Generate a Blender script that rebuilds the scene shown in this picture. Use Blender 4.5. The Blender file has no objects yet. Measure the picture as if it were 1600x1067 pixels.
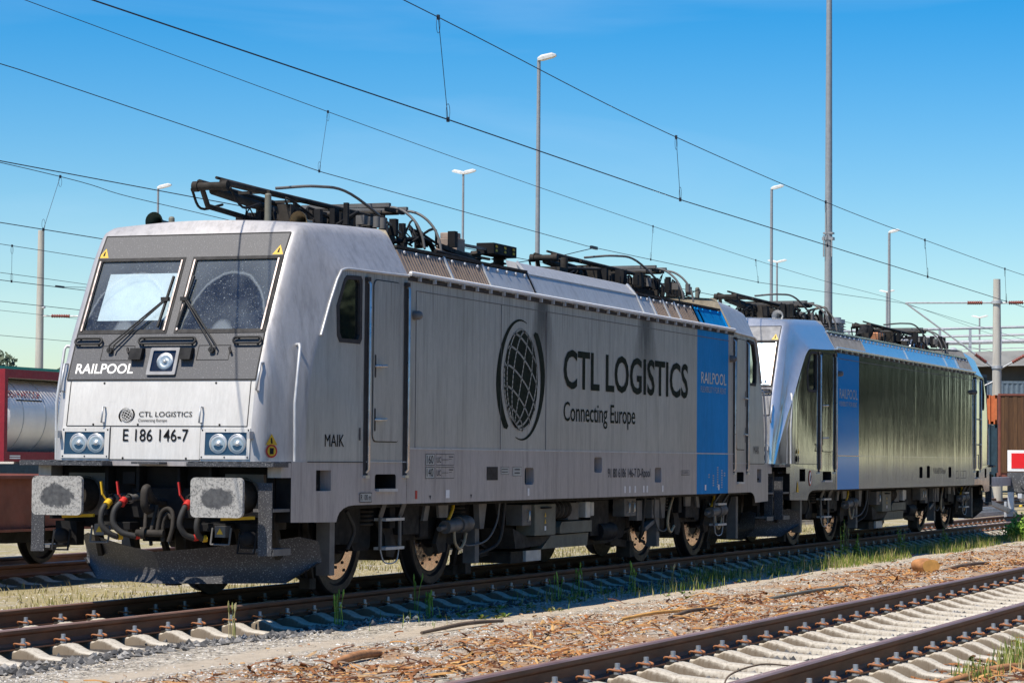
import bpy, bmesh, math, random
from math import sin, cos, pi, radians, sqrt, atan2
from mathutils import Vector, Matrix
from mathutils.geometry import tessellate_polygon
from mathutils import noise as mnoise

scene = bpy.context.scene
COL = scene.collection
random.seed(7)

# ------------------------------------------------------------------ camera
cam_d = bpy.data.cameras.new('camera')
cam = bpy.data.objects.new('camera', cam_d)
COL.objects.link(cam)
cam_d.sensor_width = 36.0
cam_d.lens = 92.9966
cam_d.clip_start = 0.1
cam_d.clip_end = 6000
_R = ((0.355132, -0.044299, -0.933766), (-0.934781, -0.008205, -0.355129), (0.00807, 0.998985, -0.044324))
_m = Matrix(((_R[0][0], _R[0][1], _R[0][2], 0), (_R[1][0], _R[1][1], _R[1][2], 0), (_R[2][0], _R[2][1], _R[2][2], 0), (0, 0, 0, 1)))
_m.translation = Vector((-22.6842, -12.5194, 1.4505))
cam.matrix_world = _m
scene.camera = cam

# ------------------------------------------------------------------ world and sun
SUN_DIR = Vector((-0.47, 0.205, 0.86)).normalized()      # towards the sun
SUN_EL = math.asin(SUN_DIR.z)
SUN_ROT = atan2(SUN_DIR.x, SUN_DIR.y)
world = bpy.data.worlds.new('World')
scene.world = world
world.use_nodes = True
wn = world.node_tree
wn.nodes.clear()
w_out = wn.nodes.new('ShaderNodeOutputWorld')
w_bg = wn.nodes.new('ShaderNodeBackground')
w_sky = wn.nodes.new('ShaderNodeTexSky')
w_sky.sky_type = 'NISHITA'
w_sky.sun_disc = False
w_sky.sun_elevation = SUN_EL
w_sky.sun_rotation = SUN_ROT
w_sky.altitude = 50
w_sky.air_density = 1.0
w_sky.dust_density = 0.3
w_sky.ozone_density = 3.0
w_bg.inputs['Strength'].default_value = 0.108
w_hs = wn.nodes.new('ShaderNodeHueSaturation')       # the photograph's sky is a deeper blue
w_hs.inputs['Saturation'].default_value = 1.68
w_hs.inputs['Hue'].default_value = 0.504
wn.links.new(w_sky.outputs[0], w_hs.inputs['Color'])
# thin uneven cirrus, barely visible
w_tc = wn.nodes.new('ShaderNodeTexCoord')
w_mp = wn.nodes.new('ShaderNodeMapping'); w_mp.inputs['Scale'].default_value = (3.0, 3.0, 16.0); w_mp.inputs['Rotation'].default_value = (0.12, 0.05, 0.3)
w_nz = wn.nodes.new('ShaderNodeTexNoise'); w_nz.inputs['Scale'].default_value = 1.6; w_nz.inputs['Detail'].default_value = 7; w_nz.inputs['Distortion'].default_value = 0.6
w_rp = wn.nodes.new('ShaderNodeMapRange'); w_rp.inputs[1].default_value = 0.48; w_rp.inputs[2].default_value = 0.80; w_rp.inputs[3].default_value = 0.0; w_rp.inputs[4].default_value = 0.16
w_mx = wn.nodes.new('ShaderNodeMix'); w_mx.data_type = 'RGBA'
w_mx.inputs[7].default_value = (5.2, 6.6, 8.2, 1)
wn.links.new(w_tc.outputs['Generated'], w_mp.inputs[0]); wn.links.new(w_mp.outputs[0], w_nz.inputs['Vector'])
wn.links.new(w_nz.outputs['Fac'], w_rp.inputs[0]); wn.links.new(w_rp.outputs[0], w_mx.inputs[0])
wn.links.new(w_hs.outputs[0], w_mx.inputs[6])
wn.links.new(w_mx.outputs[2], w_bg.inputs[0])
wn.links.new(w_bg.outputs[0], w_out.inputs[0])
sun_d = bpy.data.lights.new('sun', 'SUN')
sun_d.energy = 5.0
sun_d.angle = radians(0.5)
sun_d.color = (1.0, 0.92, 0.80)
sun = bpy.data.objects.new('sun', sun_d)
COL.objects.link(sun)
sun.rotation_euler = SUN_DIR.to_track_quat('Z', 'Y').to_euler()
sun.location = SUN_DIR * 80
scene.view_settings.view_transform = 'Standard'
scene.view_settings.look = 'None'
scene.view_settings.exposure = 0.33
scene.view_settings.gamma = 1.0
scene.cycles.max_bounces = 8
scene.cycles.transparent_max_bounces = 12

# ------------------------------------------------------------------ materials
class NT:
    """small helper around a material's node tree"""
    def __init__(self, name):
        self.mat = bpy.data.materials.new(name)
        self.mat.use_nodes = True
        self.t = self.mat.node_tree
        self.t.nodes.clear()
        self.out = self.t.nodes.new('ShaderNodeOutputMaterial')
        self.p = self.t.nodes.new('ShaderNodeBsdfPrincipled')
        self.t.links.new(self.p.outputs[0], self.out.inputs[0])
        self._tc = None
    def n(self, typ, **kw):
        nd = self.t.nodes.new(typ)
        for k, v in kw.items():
            setattr(nd, k, v)
        return nd
    def link(self, a, b):
        self.t.links.new(a, b)
    def coord(self, scale=(1, 1, 1), world=False):
        if world:
            src = self.n('ShaderNodeNewGeometry').outputs['Position']
        else:
            if self._tc is None:
                self._tc = self.n('ShaderNodeTexCoord')
            src = self._tc.outputs['Object']
        mp = self.n('ShaderNodeMapping')
        mp.inputs['Scale'].default_value = scale
        self.link(src, mp.inputs[0])
        return mp.outputs[0]
    def noise(self, scale, detail=4, stretch=(1, 1, 1), world=False, rough=0.6, dist=0.0):
        nd = self.n('ShaderNodeTexNoise')
        nd.inputs['Scale'].default_value = scale
        nd.inputs['Detail'].default_value = detail
        nd.inputs['Roughness'].default_value = rough
        nd.inputs['Distortion'].default_value = dist
        self.link(self.coord(stretch, world), nd.inputs['Vector'])
        return nd.outputs['Fac']
    def voronoi(self, scale, world=False, feature='F1', out='Distance', stretch=(1, 1, 1)):
        nd = self.n('ShaderNodeTexVoronoi', feature=feature)
        nd.inputs['Scale'].default_value = scale
        self.link(self.coord(stretch, world), nd.inputs['Vector'])
        return nd.outputs[out]
    def ramp(self, fac, stops, interp='LINEAR'):
        nd = self.n('ShaderNodeValToRGB')
        nd.color_ramp.interpolation = interp
        el = nd.color_ramp.elements
        while len(el) < len(stops):
            el.new(0.5)
        for e, (p, c) in zip(el, stops):
            e.position = p
            if not isinstance(c, (tuple, list)):
                c = (c, c, c)
            e.color = (*c[:3], 1)
        self.link(fac, nd.inputs[0])
        return nd.outputs[0]
    def mix(self, fac, a, b, mode='MIX'):
        nd = self.n('ShaderNodeMix', data_type='RGBA', blend_type=mode)
        for sock, val in ((nd.inputs[0], fac), (nd.inputs[6], a), (nd.inputs[7], b)):
            if hasattr(val, 'is_linked') or hasattr(val, 'links'):
                self.link(val, sock)
            elif isinstance(val, (tuple, list)):
                sock.default_value = (*val[:3], 1)
            else:
                sock.default_value = val
        return nd.outputs[2]
    def math(self, op, a, b=0.0, c=None, clamp=False):
        nd = self.n('ShaderNodeMath', operation=op, use_clamp=clamp)
        vals = [a, b] + ([c] if c is not None else [])
        for i, v in enumerate(vals):
            if hasattr(v, 'links'):
                self.link(v, nd.inputs[i])
            else:
                nd.inputs[i].default_value = v
        return nd.outputs[0]
    def xyz(self, world=False):
        s = self.n('ShaderNodeSeparateXYZ')
        self.link(self.coord((1, 1, 1), world), s.inputs[0])
        return s.outputs
    def island(self):
        return self.n('ShaderNodeNewGeometry').outputs['Random Per Island']
    def bump(self, h, strength=0.3, dist=0.02):
        nd = self.n('ShaderNodeBump')
        nd.inputs['Strength'].default_value = strength
        nd.inputs['Distance'].default_value = dist
        self.link(h, nd.inputs['Height'])
        self.link(nd.outputs[0], self.p.inputs['Normal'])
    def set(self, **kw):
        names = dict(color='Base Color', metal='Metallic', rough='Roughness', spec='Specular IOR Level', coat='Coat Weight', alpha='Alpha', emit='Emission Color', estr='Emission Strength')
        for k, v in kw.items():
            sock = self.p.inputs[names[k]]
            if hasattr(v, 'links'):
                self.link(v, sock)
            elif isinstance(v, (tuple, list)):
                sock.default_value = (*v[:3], 1)
            else:
                sock.default_value = v
        return self

def plain(name, col, rough=0.55, metal=0.0, var=0.25, scale=6.0, stretch=(1, 1, 1), bump=0.0, spec=0.4):
    """base colour varied by two scales of noise (wear and grime)"""
    m = NT(name)
    dark = tuple(c * (1 - var) for c in col)
    lite = tuple(min(1, c * (1 + var)) for c in col)
    f = m.noise(scale, 6, stretch)
    m.set(color=m.ramp(f, [(0.3, dark), (0.7, lite)]), metal=metal, spec=spec)
    m.set(rough=m.ramp(m.noise(scale * 2.3, 4, stretch), [(0.3, max(0.02, rough - 0.12)), (0.7, min(1, rough + 0.12))]))
    if bump:
        m.bump(m.noise(scale * 6, 5), bump, 0.01)
    return m.mat

def dirty_silver(name, base, metal, rough, soot=False, dirt=0.35, spec=0.5):
    m = NT(name)
    streak = m.noise(2.2, 6, (5.0, 5.0, 0.35), rough=0.7)
    fine = m.noise(14, 6, (3.0, 3.0, 0.5), rough=0.75)
    blotch = m.noise(0.9, 5)
    c0 = tuple(b * (1 - dirt) for b in base)
    col = m.ramp(streak, [(0.25, c0), (0.5, base), (0.78, tuple(min(1, b * 1.12) for b in base))])
    col = m.mix(m.ramp(fine, [(0.35, 0.30), (0.62, 0.0)]), col, tuple(b * 0.55 for b in base))
    col = m.mix(m.ramp(blotch, [(0.35, 0.35), (0.6, 0.0)]), col, (base[0] * 0.74, base[1] * 0.70, base[2] * 0.66))
    # fine scratches
    sc = m.noise(26, 3, (0.5, 0.5, 3.0), dist=1.5)
    col = m.mix(m.ramp(sc, [(0.70, 0.0), (0.76, 0.25)]), col, (0.16, 0.15, 0.15))
    if soot:
        o = m.xyz()
        for cx, w in ((7.35, 0.22), (11.42, 0.30)):
            dz = m.math('SUBTRACT', 3.42, o[2])
            wd = m.math('MULTIPLY_ADD', dz, 0.45, w)
            dx = m.math('DIVIDE', m.math('SUBTRACT', o[0], cx), wd)
            k = m.math('SUBTRACT', 1.0, m.math('MULTIPLY', dx, dx), clamp=True)
            k = m.math('MULTIPLY', k, m.math('SUBTRACT', 1.0, m.math('MULTIPLY', dz, 0.85), clamp=True))
            k = m.math('MULTIPLY', k, m.ramp(m.noise(3.0, 7, (7, 7, 0.5), rough=0.8), [(0.28, 0.5), (0.55, 1.5)]), clamp=True)
            col = m.mix(m.math('MULTIPLY', k, 0.95), col, (0.04, 0.03, 0.03))
        drip = m.math('MULTIPLY', m.math('DIVIDE', m.math('SUBTRACT', o[2], 2.6), 0.8, clamp=True), m.ramp(m.noise(5.0, 6, (7, 7, 0.22), rough=0.75), [(0.46, 0.0), (0.62, 0.6)]))
        col = m.mix(drip, col, (0.10, 0.085, 0.075))
    m.set(color=col, metal=metal, spec=spec)
    m.set(rough=m.ramp(fine, [(0.3, rough + 0.12), (0.7, max(0.03, rough - 0.06))]))
    m.bump(m.noise(3.0, 3, (1, 1, 0.6)), 0.04, 0.02)
    return m.mat

def chrome(name, base, rough, metal=1.0):
    m = NT(name)
    dust = m.noise(5, 6, (3, 3, 0.5), rough=0.7)
    m.set(color=m.ramp(dust, [(0.3, tuple(b * 0.85 for b in base)), (0.7, base)]), metal=metal)
    m.set(rough=m.ramp(m.noise(9, 5, (2, 2, 0.7)), [(0.3, rough + 0.05), (0.7, rough)]))
    # panels ripple gently, mostly in upright folds
    m.bump(m.noise(1.7, 2, (1.5, 1.5, 0.2)), 0.17, 0.03)
    return m.mat

def speckled(name, dark, lite, scale=60, thr=0.62):
    m = NT(name)
    s = m.noise(scale, 3)
    m.set(color=m.mix(m.ramp(s, [(thr - 0.04, 0.0), (thr + 0.03, 1.0)]), dark, lite), rough=0.55, metal=0.0)
    m.bump(s, 0.15, 0.01)
    return m.mat

M = {}
M['silver'] = dirty_silver('weathered_silver_paint', (0.445, 0.435, 0.395), 0.22, 0.42, soot=True, dirt=.42)
M['silver_low'] = dirty_silver('weathered_silver_paint_sill', (0.43, 0.40, 0.395), 0.25, 0.42, dirt=.42)
M['silver_cab'] = dirty_silver('weathered_silver_paint_cab', (0.47, 0.455, 0.45), 0.25, 0.40, dirt=.42)
M['nose_sunlit'] = dirty_silver('sunlit_silver_nose_paint', (0.64, 0.63, 0.605), 0.0, 0.45, dirt=0.14)  # same silver as the body, with the sunlight on the nose lightened into its colour
M['roof_rust'] = dirty_silver('stained_roof_louvre', (0.27, 0.21, 0.17), 0.1, 0.6, dirt=0.45)
M['roof_grey'] = dirty_silver('dusty_roof_panel', (0.50, 0.50, 0.50), 0.2, 0.45, dirt=0.3)
M['concrete_cap'] = plain('sandy_cab_roof_end', (0.34, 0.29, 0.21), 0.9, var=0.35, scale=9)
M['panel'] = speckled('dark_grey_front_panel', (0.060, 0.061, 0.066), (0.15, 0.15, 0.16), 80, 0.64)
M['panel_new'] = plain('grey_front_panel', (0.22, 0.22, 0.225), 0.65, 0.0)
M['seam_soft'] = plain('panel_seam', (0.15, 0.145, 0.14), 0.8)
M['seam'] = plain('dark_seam', (0.035, 0.033, 0.032), 0.8)
M['lamp_frame'] = plain('grey_lamp_frame', (0.24, 0.24, 0.245), 0.5)
M['seat'] = plain('grey_blue_seat', (0.10, 0.12, 0.15), 0.8)
M['black'] = plain('black_underframe', (0.012, 0.012, 0.013), 0.7, var=0.5, scale=4, spec=0.2)
M['dark'] = plain('dark_grey_underframe', (0.038, 0.033, 0.028), 0.75, var=0.55, scale=5, spec=0.2)
M['mid'] = plain('dusty_grey_equipment', (0.13, 0.125, 0.12), 0.6, var=0.3, scale=4)
M['olive'] = plain('dusty_olive_box', (0.14, 0.135, 0.105), 0.6, var=0.35, scale=3)
M['steel'] = plain('bare_steel', (0.55, 0.54, 0.52), 0.35, 0.8)
M['galv'] = plain('galvanised_steel', (0.50, 0.51, 0.52), 0.5, 0.4, var=0.15)
M['rubber'] = plain('black_rubber_hose', (0.03, 0.029, 0.028), 0.7)
M['yellow'] = plain('yellow_paint', (0.62, 0.38, 0.02), 0.5, var=0.12)
M['red'] = plain('red_paint', (0.45, 0.025, 0.02), 0.5, var=0.15)
M['white'] = plain('white_paint', (0.80, 0.79, 0.77), 0.5, var=0.06)
M['tan'] = plain('polished_brake_disc', (0.78, 0.67, 0.56), 0.18, 1.0, var=0.08, scale=9)
M['tyre'] = plain('dark_wheel_steel', (0.03, 0.028, 0.03), 0.5, 0.4)
M['plough'] = speckled('chipped_black_plough', (0.045, 0.045, 0.05), (0.22, 0.22, 0.22), 75, 0.62)
M['letter'] = plain('dark_green_lettering', (0.012, 0.018, 0.011), 0.75, var=0.2, spec=0.08)
M['letter_black'] = plain('black_lettering', (0.010, 0.010, 0.011), 0.7, spec=0.08)
M['letter_white'] = plain('white_lettering', (0.82, 0.80, 0.75), 0.5, var=0.08)
M['letter_faint'] = plain('weathered_lettering', (0.30, 0.36, 0.42), 0.5, var=0.4)
M['letter_grey'] = plain('faded_grey_marking', (0.09, 0.085, 0.085), 0.7, var=0.4, spec=0.1)
M['blue'] = dirty_silver('blue_livery_paint', (0.0, 0.25, 0.62), 0.0, 0.6, dirt=0.15, spec=0.12)
M['chrome'] = chrome('polished_silver_body', (0.44, 0.46, 0.51), 0.07)
M['chrome_blue'] = NT('polished_blue_body').set(color=(0.0, 0.27, 0.74), rough=0.10, spec=0.22).mat
M['chrome_nose'] = chrome('polished_silver_nose', (0.80, 0.79, 0.765), 0.20, 0.78)
M['brass'] = plain('horn_bell', (0.35, 0.27, 0.16), 0.4, 0.7)
M['greenblack'] = plain('dark_green_horn', (0.02, 0.04, 0.03), 0.5)
M['insulator'] = plain('grey_ribbed_insulator', (0.33, 0.33, 0.34), 0.35)
M['brown_ins'] = plain('brown_insulator', (0.20, 0.05, 0.035), 0.3)
M['bracket'] = plain('tan_box', (0.30, 0.23, 0.18), 0.7)
M['cloth'] = plain('pale_grey_sunblind', (0.70, 0.70, 0.69), 0.9, var=0.08)
M['hose_tan'] = plain('tan_hose', (0.40, 0.30, 0.18), 0.6)
M['reflector'] = plain('lamp_reflector', (0.58, 0.58, 0.57), 0.38, 0.45, var=0.10, scale=20)
M['cab_inside'] = plain('dark_cab_interior', (0.012, 0.034, 0.058), 0.8)
M['trim'] = plain('pale_window_trim', (0.55, 0.45, 0.40), 0.35, 0.4)

def glass_mat(name, tint, dusty=False, see=0.6, cy=0.55, rough=0.02):
    m = NT(name)
    m.t.nodes.remove(m.p)
    tr = m.n('ShaderNodeBsdfTransparent'); tr.inputs[0].default_value = (*tint, 1)
    gl = m.n('ShaderNodeBsdfGlossy'); gl.inputs['Roughness'].default_value = rough
    gl.inputs['Color'].default_value = (0.60, 0.80, 1, 1)
    fr = m.n('ShaderNodeFresnel'); fr.inputs[0].default_value = 1.5
    mx = m.n('ShaderNodeMixShader')
    m.link(m.math('MULTIPLY_ADD', fr.outputs[0], 1.0, 1.0 - see - 0.3 if see < 0.7 else 0.02), mx.inputs[0])
    m.link(tr.outputs[0], mx.inputs[1]); m.link(gl.outputs[0], mx.inputs[2])
    last = mx.outputs[0]
    if dusty:
        df = m.n('ShaderNodeBsdfDiffuse'); df.inputs[0].default_value = (0.62, 0.70, 0.74, 1)
        sp = m.ramp(m.noise(58, 4, rough=0.8), [(0.585, 0.0), (0.70, 0.62)])
        veil = m.ramp(m.noise(3.0, 6), [(0.3, 0.01), (0.75, 0.10)])
        o = m.xyz()
        dy = m.math('SUBTRACT', m.math('ABSOLUTE', o[1]), cy)
        dz = m.math('SUBTRACT', o[2], 2.60)
        r = m.math('SQRT', m.math('ADD', m.math('MULTIPLY', m.math('MULTIPLY', dy, dy), 2.2), m.math('MULTIPLY', dz, dz)))
        rn = m.math('MULTIPLY_ADD', m.noise(6, 5), 0.08, r)
        rim = m.ramp(rn, [(0.0, 0.30), (0.22, 0.22), (0.27, 0.02), (0.705, 0.0), (0.735, 0.25), (0.755, 0.10), (0.92, 0.13)])
        k = m.math('MAXIMUM', m.math('MAXIMUM', sp, veil), rim)
        m2 = m.n('ShaderNodeMixShader')
        m.link(k, m2.inputs[0]); m.link(last, m2.inputs[1]); m.link(df.outputs[0], m2.inputs[2])
        last = m2.outputs[0]
    m.link(last, m.out.inputs[0])
    return m.mat

M['windscreen'] = glass_mat('dusty_windscreen_glass', (0.80, 0.90, 0.95), True, 0.9)
M['windscreen_new'] = glass_mat('glaring_windscreen_glass', (0.6, 0.7, 0.75), True, 0.5, rough=0.17)
M['lamp_glass'] = glass_mat('lamp_cover_glass', (0.85, 0.9, 0.92), False, 0.9)
M['side_glass'] = NT('dark_side_glass').set(color=(0.01, 0.014, 0.012), rough=0.03, spec=1.0, coat=1.0).mat

# ------------------------------------------------------------------ mesh builder
class MB:
    def __init__(s):
        s.v = []; s.f = []; s.m = []; s.sm = []
    def add(s, verts, faces, m=0, smooth=False):
        o = len(s.v)
        s.v += [tuple(p) for p in verts]
        for f in faces:
            s.f.append([o + i for i in f]); s.m.append(m); s.sm.append(smooth)
        return s
    def box(s, x0, x1, y0, y1, z0, z1, m=0):
        v = [(x, y, z) for x in (x0, x1) for y in (y0, y1) for z in (z0, z1)]
        return s.add(v, [(0, 1, 3, 2), (4, 6, 7, 5), (0, 4, 5, 1), (2, 3, 7, 6), (0, 2, 6, 4), (1, 5, 7, 3)], m)
    def obox(s, c, a, b, d, m=0):
        """box from centre and three half-axis vectors"""
        c, a, b, d = Vector(c), Vector(a), Vector(b), Vector(d)
        v = [c + a * i + b * j + d * k for i in (-1, 1) for j in (-1, 1) for k in (-1, 1)]
        return s.add(v, [(0, 1, 3, 2), (4, 6, 7, 5), (0, 4, 5, 1), (2, 3, 7, 6), (0, 2, 6, 4), (1, 5, 7, 3)], m)
    def beam(s, p, q, w, h, m=0, up=(0, 0, 1)):
        p, q = Vector(p), Vector(q)
        d = q - p
        t = d.normalized()
        side = t.cross(Vector(up))
        if side.length < 1e-4:
            side = t.cross(Vector((0, 1, 0)))
        side.normalize()
        u = side.cross(t).normalized()
        return s.obox((p + q) / 2, d / 2, side * w / 2, u * h / 2, m)
    def tube(s, pts, r, n=8, m=0, cap=True):
        pts = [Vector(p) for p in pts]
        k = len(pts)
        rs = r if isinstance(r, (list, tuple)) else [r] * k
        rings = []
        ref = None
        for i, p in enumerate(pts):
            t = (pts[min(i + 1, k - 1)] - pts[max(i - 1, 0)])
            if t.length < 1e-9:
                t = Vector((1, 0, 0))
            t.normalize()
            if ref is None:
                ref = Vector((0, 0, 1)) if abs(t.z) < 0.9 else Vector((1, 0, 0))
            a = (ref - t * ref.dot(t))
            if a.length < 1e-5:
                a = t.orthogonal()
            a.normalize(); ref = a
            b = t.cross(a)
            rings.append([p + (a * cos(2 * pi * j / n) + b * sin(2 * pi * j / n)) * rs[i] for j in range(n)])
        v = [q for ring in rings for q in ring]
        f = [(i * n + j, i * n + (j + 1) % n, (i + 1) * n + (j + 1) % n, (i + 1) * n + j) for i in range(k - 1) for j in range(n)]
        s.add(v, f, m, True)
        if cap:
            s.add(rings[0], [list(range(n))], m)
            s.add(rings[-1], [list(range(n))], m)
        return s
    def cyl(s, p, q, r, n=16, m=0, r2=None):
        return s.tube([p, q], [r, r if r2 is None else r2], n, m)
    def lathe(s, prof, o, axis, n=24, m=0, smooth=True):
        """profile of (distance along axis, radius)"""
        o, ax = Vector(o), Vector(axis).normalized()
        a = ax.orthogonal().normalized(); b = ax.cross(a)
        v = []
        for d, r in prof:
            for j in range(n):
                t = 2 * pi * j / n
                v.append(o + ax * d + (a * cos(t) + b * sin(t)) * max(r, 1e-4))
        f = [(i * n + j, i * n + (j + 1) % n, (i + 1) * n + (j + 1) % n, (i + 1) * n + j) for i in range(len(prof) - 1) for j in range(n)]
        return s.add(v, f, m, smooth)
    def sheet(s, outer, holes, fn, m=0):
        loops = [outer] + list(holes)
        polys = [[Vector((p[0], p[1], 0)) for p in l] for l in loops]
        tris = tessellate_polygon(polys)
        flat = [p for l in loops for p in l]
        return s.add([fn(*p[:2]) for p in flat], [tuple(t) for t in tris], m)
    def prism(s, poly, fn, w0, w1, m=0):
        n = len(poly)
        a = [fn(p[0], p[1], w0) for p in poly]; b = [fn(p[0], p[1], w1) for p in poly]
        tris = [tuple(t) for t in tessellate_polygon([[Vector((p[0], p[1], 0)) for p in poly]])]
        s.add(a, tris, m); s.add(b, tris, m)
        return s.add(a + b, [(i, (i + 1) % n, n + (i + 1) % n, n + i) for i in range(n)], m)
    def walls(s, poly, fn, w0, w1, m=0):
        n = len(poly)
        a = [fn(p[0], p[1], w0) for p in poly]; b = [fn(p[0], p[1], w1) for p in poly]
        return s.add(a + b, [(i, (i + 1) % n, n + (i + 1) % n, n + i) for i in range(n)], m)
    def grid(s, rows, m=0, smooth=True):
        k = len(rows[0])
        v = [p for r in rows for p in r]
        f = [(i * k + j, i * k + j + 1, (i + 1) * k + j + 1, (i + 1) * k + j) for i in range(len(rows) - 1) for j in range(k - 1)]
        return s.add(v, f, m, smooth)
    def build(s, name, mats, parent=None, loc=None, bevel=0.0, sharp=None, weld=False, each=False):
        if each:
            return s._each(name, mats, parent, bevel, sharp)
        me = bpy.data.meshes.new(name)
        me.from_pydata(s.v, [], s.f)
        if not isinstance(mats, (list, tuple)):
            mats = [mats]
        for mt in mats:
            me.materials.append(M[mt] if isinstance(mt, str) else mt)
        me.polygons.foreach_set('material_index', s.m)
        me.polygons.foreach_set('use_smooth', s.sm)
        bm = bmesh.new(); bm.from_mesh(me)
        if weld:
            bmesh.ops.remove_doubles(bm, verts=bm.verts, dist=0.0005)
        bmesh.ops.recalc_face_normals(bm, faces=bm.faces)
        bm.to_mesh(me); bm.free()
        if sharp:
            me.set_sharp_from_angle(angle=radians(sharp))
        ob = bpy.data.objects.new(name, me)
        COL.objects.link(ob)
        if parent is not None:
            ob.parent = parent
        if loc is not None:
            ob.location = loc
        if bevel:
            bv = ob.modifiers.new('bevel', 'BEVEL')
            bv.width = bevel; bv.segments = 2; bv.limit_method = 'ANGLE'; bv.angle_limit = radians(35)
        return ob

def _each(s, name, mats, parent, bevel, sharp):
    """build every connected piece as an object of its own"""
    key = {}; par = []
    ids = []
    for p in s.v:
        k = (round(p[0], 4), round(p[1], 4), round(p[2], 4))
        if k not in key: key[k] = len(par); par.append(len(par))
        ids.append(key[k])
    def find(a):
        while par[a] != a:
            par[a] = par[par[a]]; a = par[a]
        return a
    for f in s.f:
        for i in f[1:]: par[find(ids[i])] = find(ids[f[0]])
    groups = {}
    for fi, f in enumerate(s.f): groups.setdefault(find(ids[f[0]]), []).append(fi)
    for fl in groups.values():
        b = MB(); mp = {}
        for fi in fl:
            nf = []
            for i in s.f[fi]:
                if i not in mp: mp[i] = len(b.v); b.v.append(s.v[i])
                nf.append(mp[i])
            b.f.append(nf); b.m.append(s.m[fi]); b.sm.append(s.sm[fi])
        o = b.build(name, mats, parent, bevel=bevel, sharp=sharp)
    return o
MB._each = _each

def tag(o, label=None, cat=None, group=None, kind=None):
    if label: o['label'] = label
    if cat: o['category'] = cat
    if group: o['group'] = group
    if kind: o['kind'] = kind
    return o

def thing(name, label, cat, loc=(0, 0, 0), rz=0.0, group=None):
    o = bpy.data.objects.new(name, None)
    COL.objects.link(o)
    o.location = loc; o.rotation_euler = (0, 0, rz)
    o.empty_display_size = 0.3
    return tag(o, label, cat, group)

def copy_tree(o, parent=None):
    c = o.copy(); COL.objects.link(c)
    if parent is not None: c.parent = parent
    for ch in list(o.children): copy_tree(ch, c)
    return c

def arc(cx, cy, r, a0, a1, n):
    return [(cx + r * cos(radians(a0 + (a1 - a0) * i / n)), cy + r * sin(radians(a0 + (a1 - a0) * i / n))) for i in range(n + 1)]

def rrect(x0, x1, z0, z1, r, n=4):
    return (arc(x1 - r, z0 + r, r, -90, 0, n) + arc(x1 - r, z1 - r, r, 0, 90, n) + arc(x0 + r, z1 - r, r, 90, 180, n) + arc(x0 + r, z0 + r, r, 180, 270, n))

def smooth_path(pts, n=6):
    """Catmull-Rom through the points"""
    P = [Vector(p) for p in pts]
    P = [P[0] * 2 - P[1]] + P + [P[-1] * 2 - P[-2]]
    out = []
    for i in range(1, len(P) - 2):
        for k in range(n):
            t = k / n
            a, b, c, d = P[i - 1], P[i], P[i + 1], P[i + 2]
            out.append(0.5 * ((2 * b) + (c - a) * t + (2 * a - 5 * b + 4 * c - d) * t * t + (3 * b - a - 3 * c + d) * t ** 3))
    out.append(P[-2])
    return out

_tcache = {}
def text_part(txt, name, mat, parent, fn, width, height, bold=0.0, depth=0.0, label=None):
    """lettering as a flat mesh: fn(u, v) maps the unit-scaled text (width x cap height) onto the surface"""
    key = (txt, bold)
    if key not in _tcache:
        cu = bpy.data.curves.new('lettering_curve', 'FONT')
        cu.body = txt; cu.size = 1.0; cu.offset = bold; cu.resolution_u = 3
        ob = bpy.data.objects.new('lettering_curve', cu)
        COL.objects.link(ob)
        dg = bpy.context.evaluated_depsgraph_get()
        me = bpy.data.meshes.new_from_object(ob.evaluated_get(dg))
        vs = [v.co.copy() for v in me.vertices]; fs = [tuple(p.vertices) for p in me.polygons]
        bpy.data.objects.remove(ob); bpy.data.curves.remove(cu); bpy.data.meshes.remove(me)
        cu = bpy.data.curves.new('lettering_curve', 'FONT'); cu.body = 'H'; cu.size = 1.0; cu.offset = bold
        ob = bpy.data.objects.new('lettering_curve', cu); COL.objects.link(ob)
        dg = bpy.context.evaluated_depsgraph_get()
        me = bpy.data.meshes.new_from_object(ob.evaluated_get(dg))
        cap = max(v.co.y for v in me.vertices) - bold
        bpy.data.objects.remove(ob); bpy.data.curves.remove(cu); bpy.data.meshes.remove(me)
        _tcache[key] = (vs, fs, cap)
    vs, fs, cap = _tcache[key]
    x0 = min(v.x for v in vs); x1 = max(v.x for v in vs)
    # one mesh for each word
    adj = list(range(len(vs)))
    def find(a):
        while adj[a] != a:
            adj[a] = adj[adj[a]]; a = adj[a]
        return a
    for f in fs:
        for i in f[1:]: adj[find(i)] = find(f[0])
    comp = {}
    for f in fs: comp.setdefault(find(f[0]), []).append(f)
    parts = sorted(([min(vs[i].x for f in fl for i in f), max(vs[i].x for f in fl for i in f), fl] for fl in comp.values()), key=lambda q: q[0])
    words = []
    for a, c, fl in parts:
        if words and a - words[-1][0] < 0.16: words[-1][1] += fl; words[-1][0] = max(words[-1][0], c)
        else: words.append([c, list(fl)])
    for _, fl in words:
        b = MB(); mp = {}
        for f in fl:
            for i in f:
                if i not in mp: mp[i] = len(mp); b.v.append(tuple(fn((vs[i].x - x0) / (x1 - x0) * width, vs[i].y / cap * height)))
            b.f.append([mp[i] for i in f]); b.m.append(0); b.sm.append(False)
        o = b.build(name, mat, parent)
    if label: o['label'] = label
    return o

# ------------------------------------------------------------------ ground, tracks
Z_FG = 0.14          # rail top of the foreground track
Y_FG = -7.40
Y_BACK = 6.62
Z_BACK = 0.02

def lerp_pts(y, pts):
    if y <= pts[0][0]: return pts[0][1]
    for (a, b), (c, d) in zip(pts, pts[1:]):
        if y <= c: return b + (d - b) * (y - a) / (c - a)
    return pts[-1][1]

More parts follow.
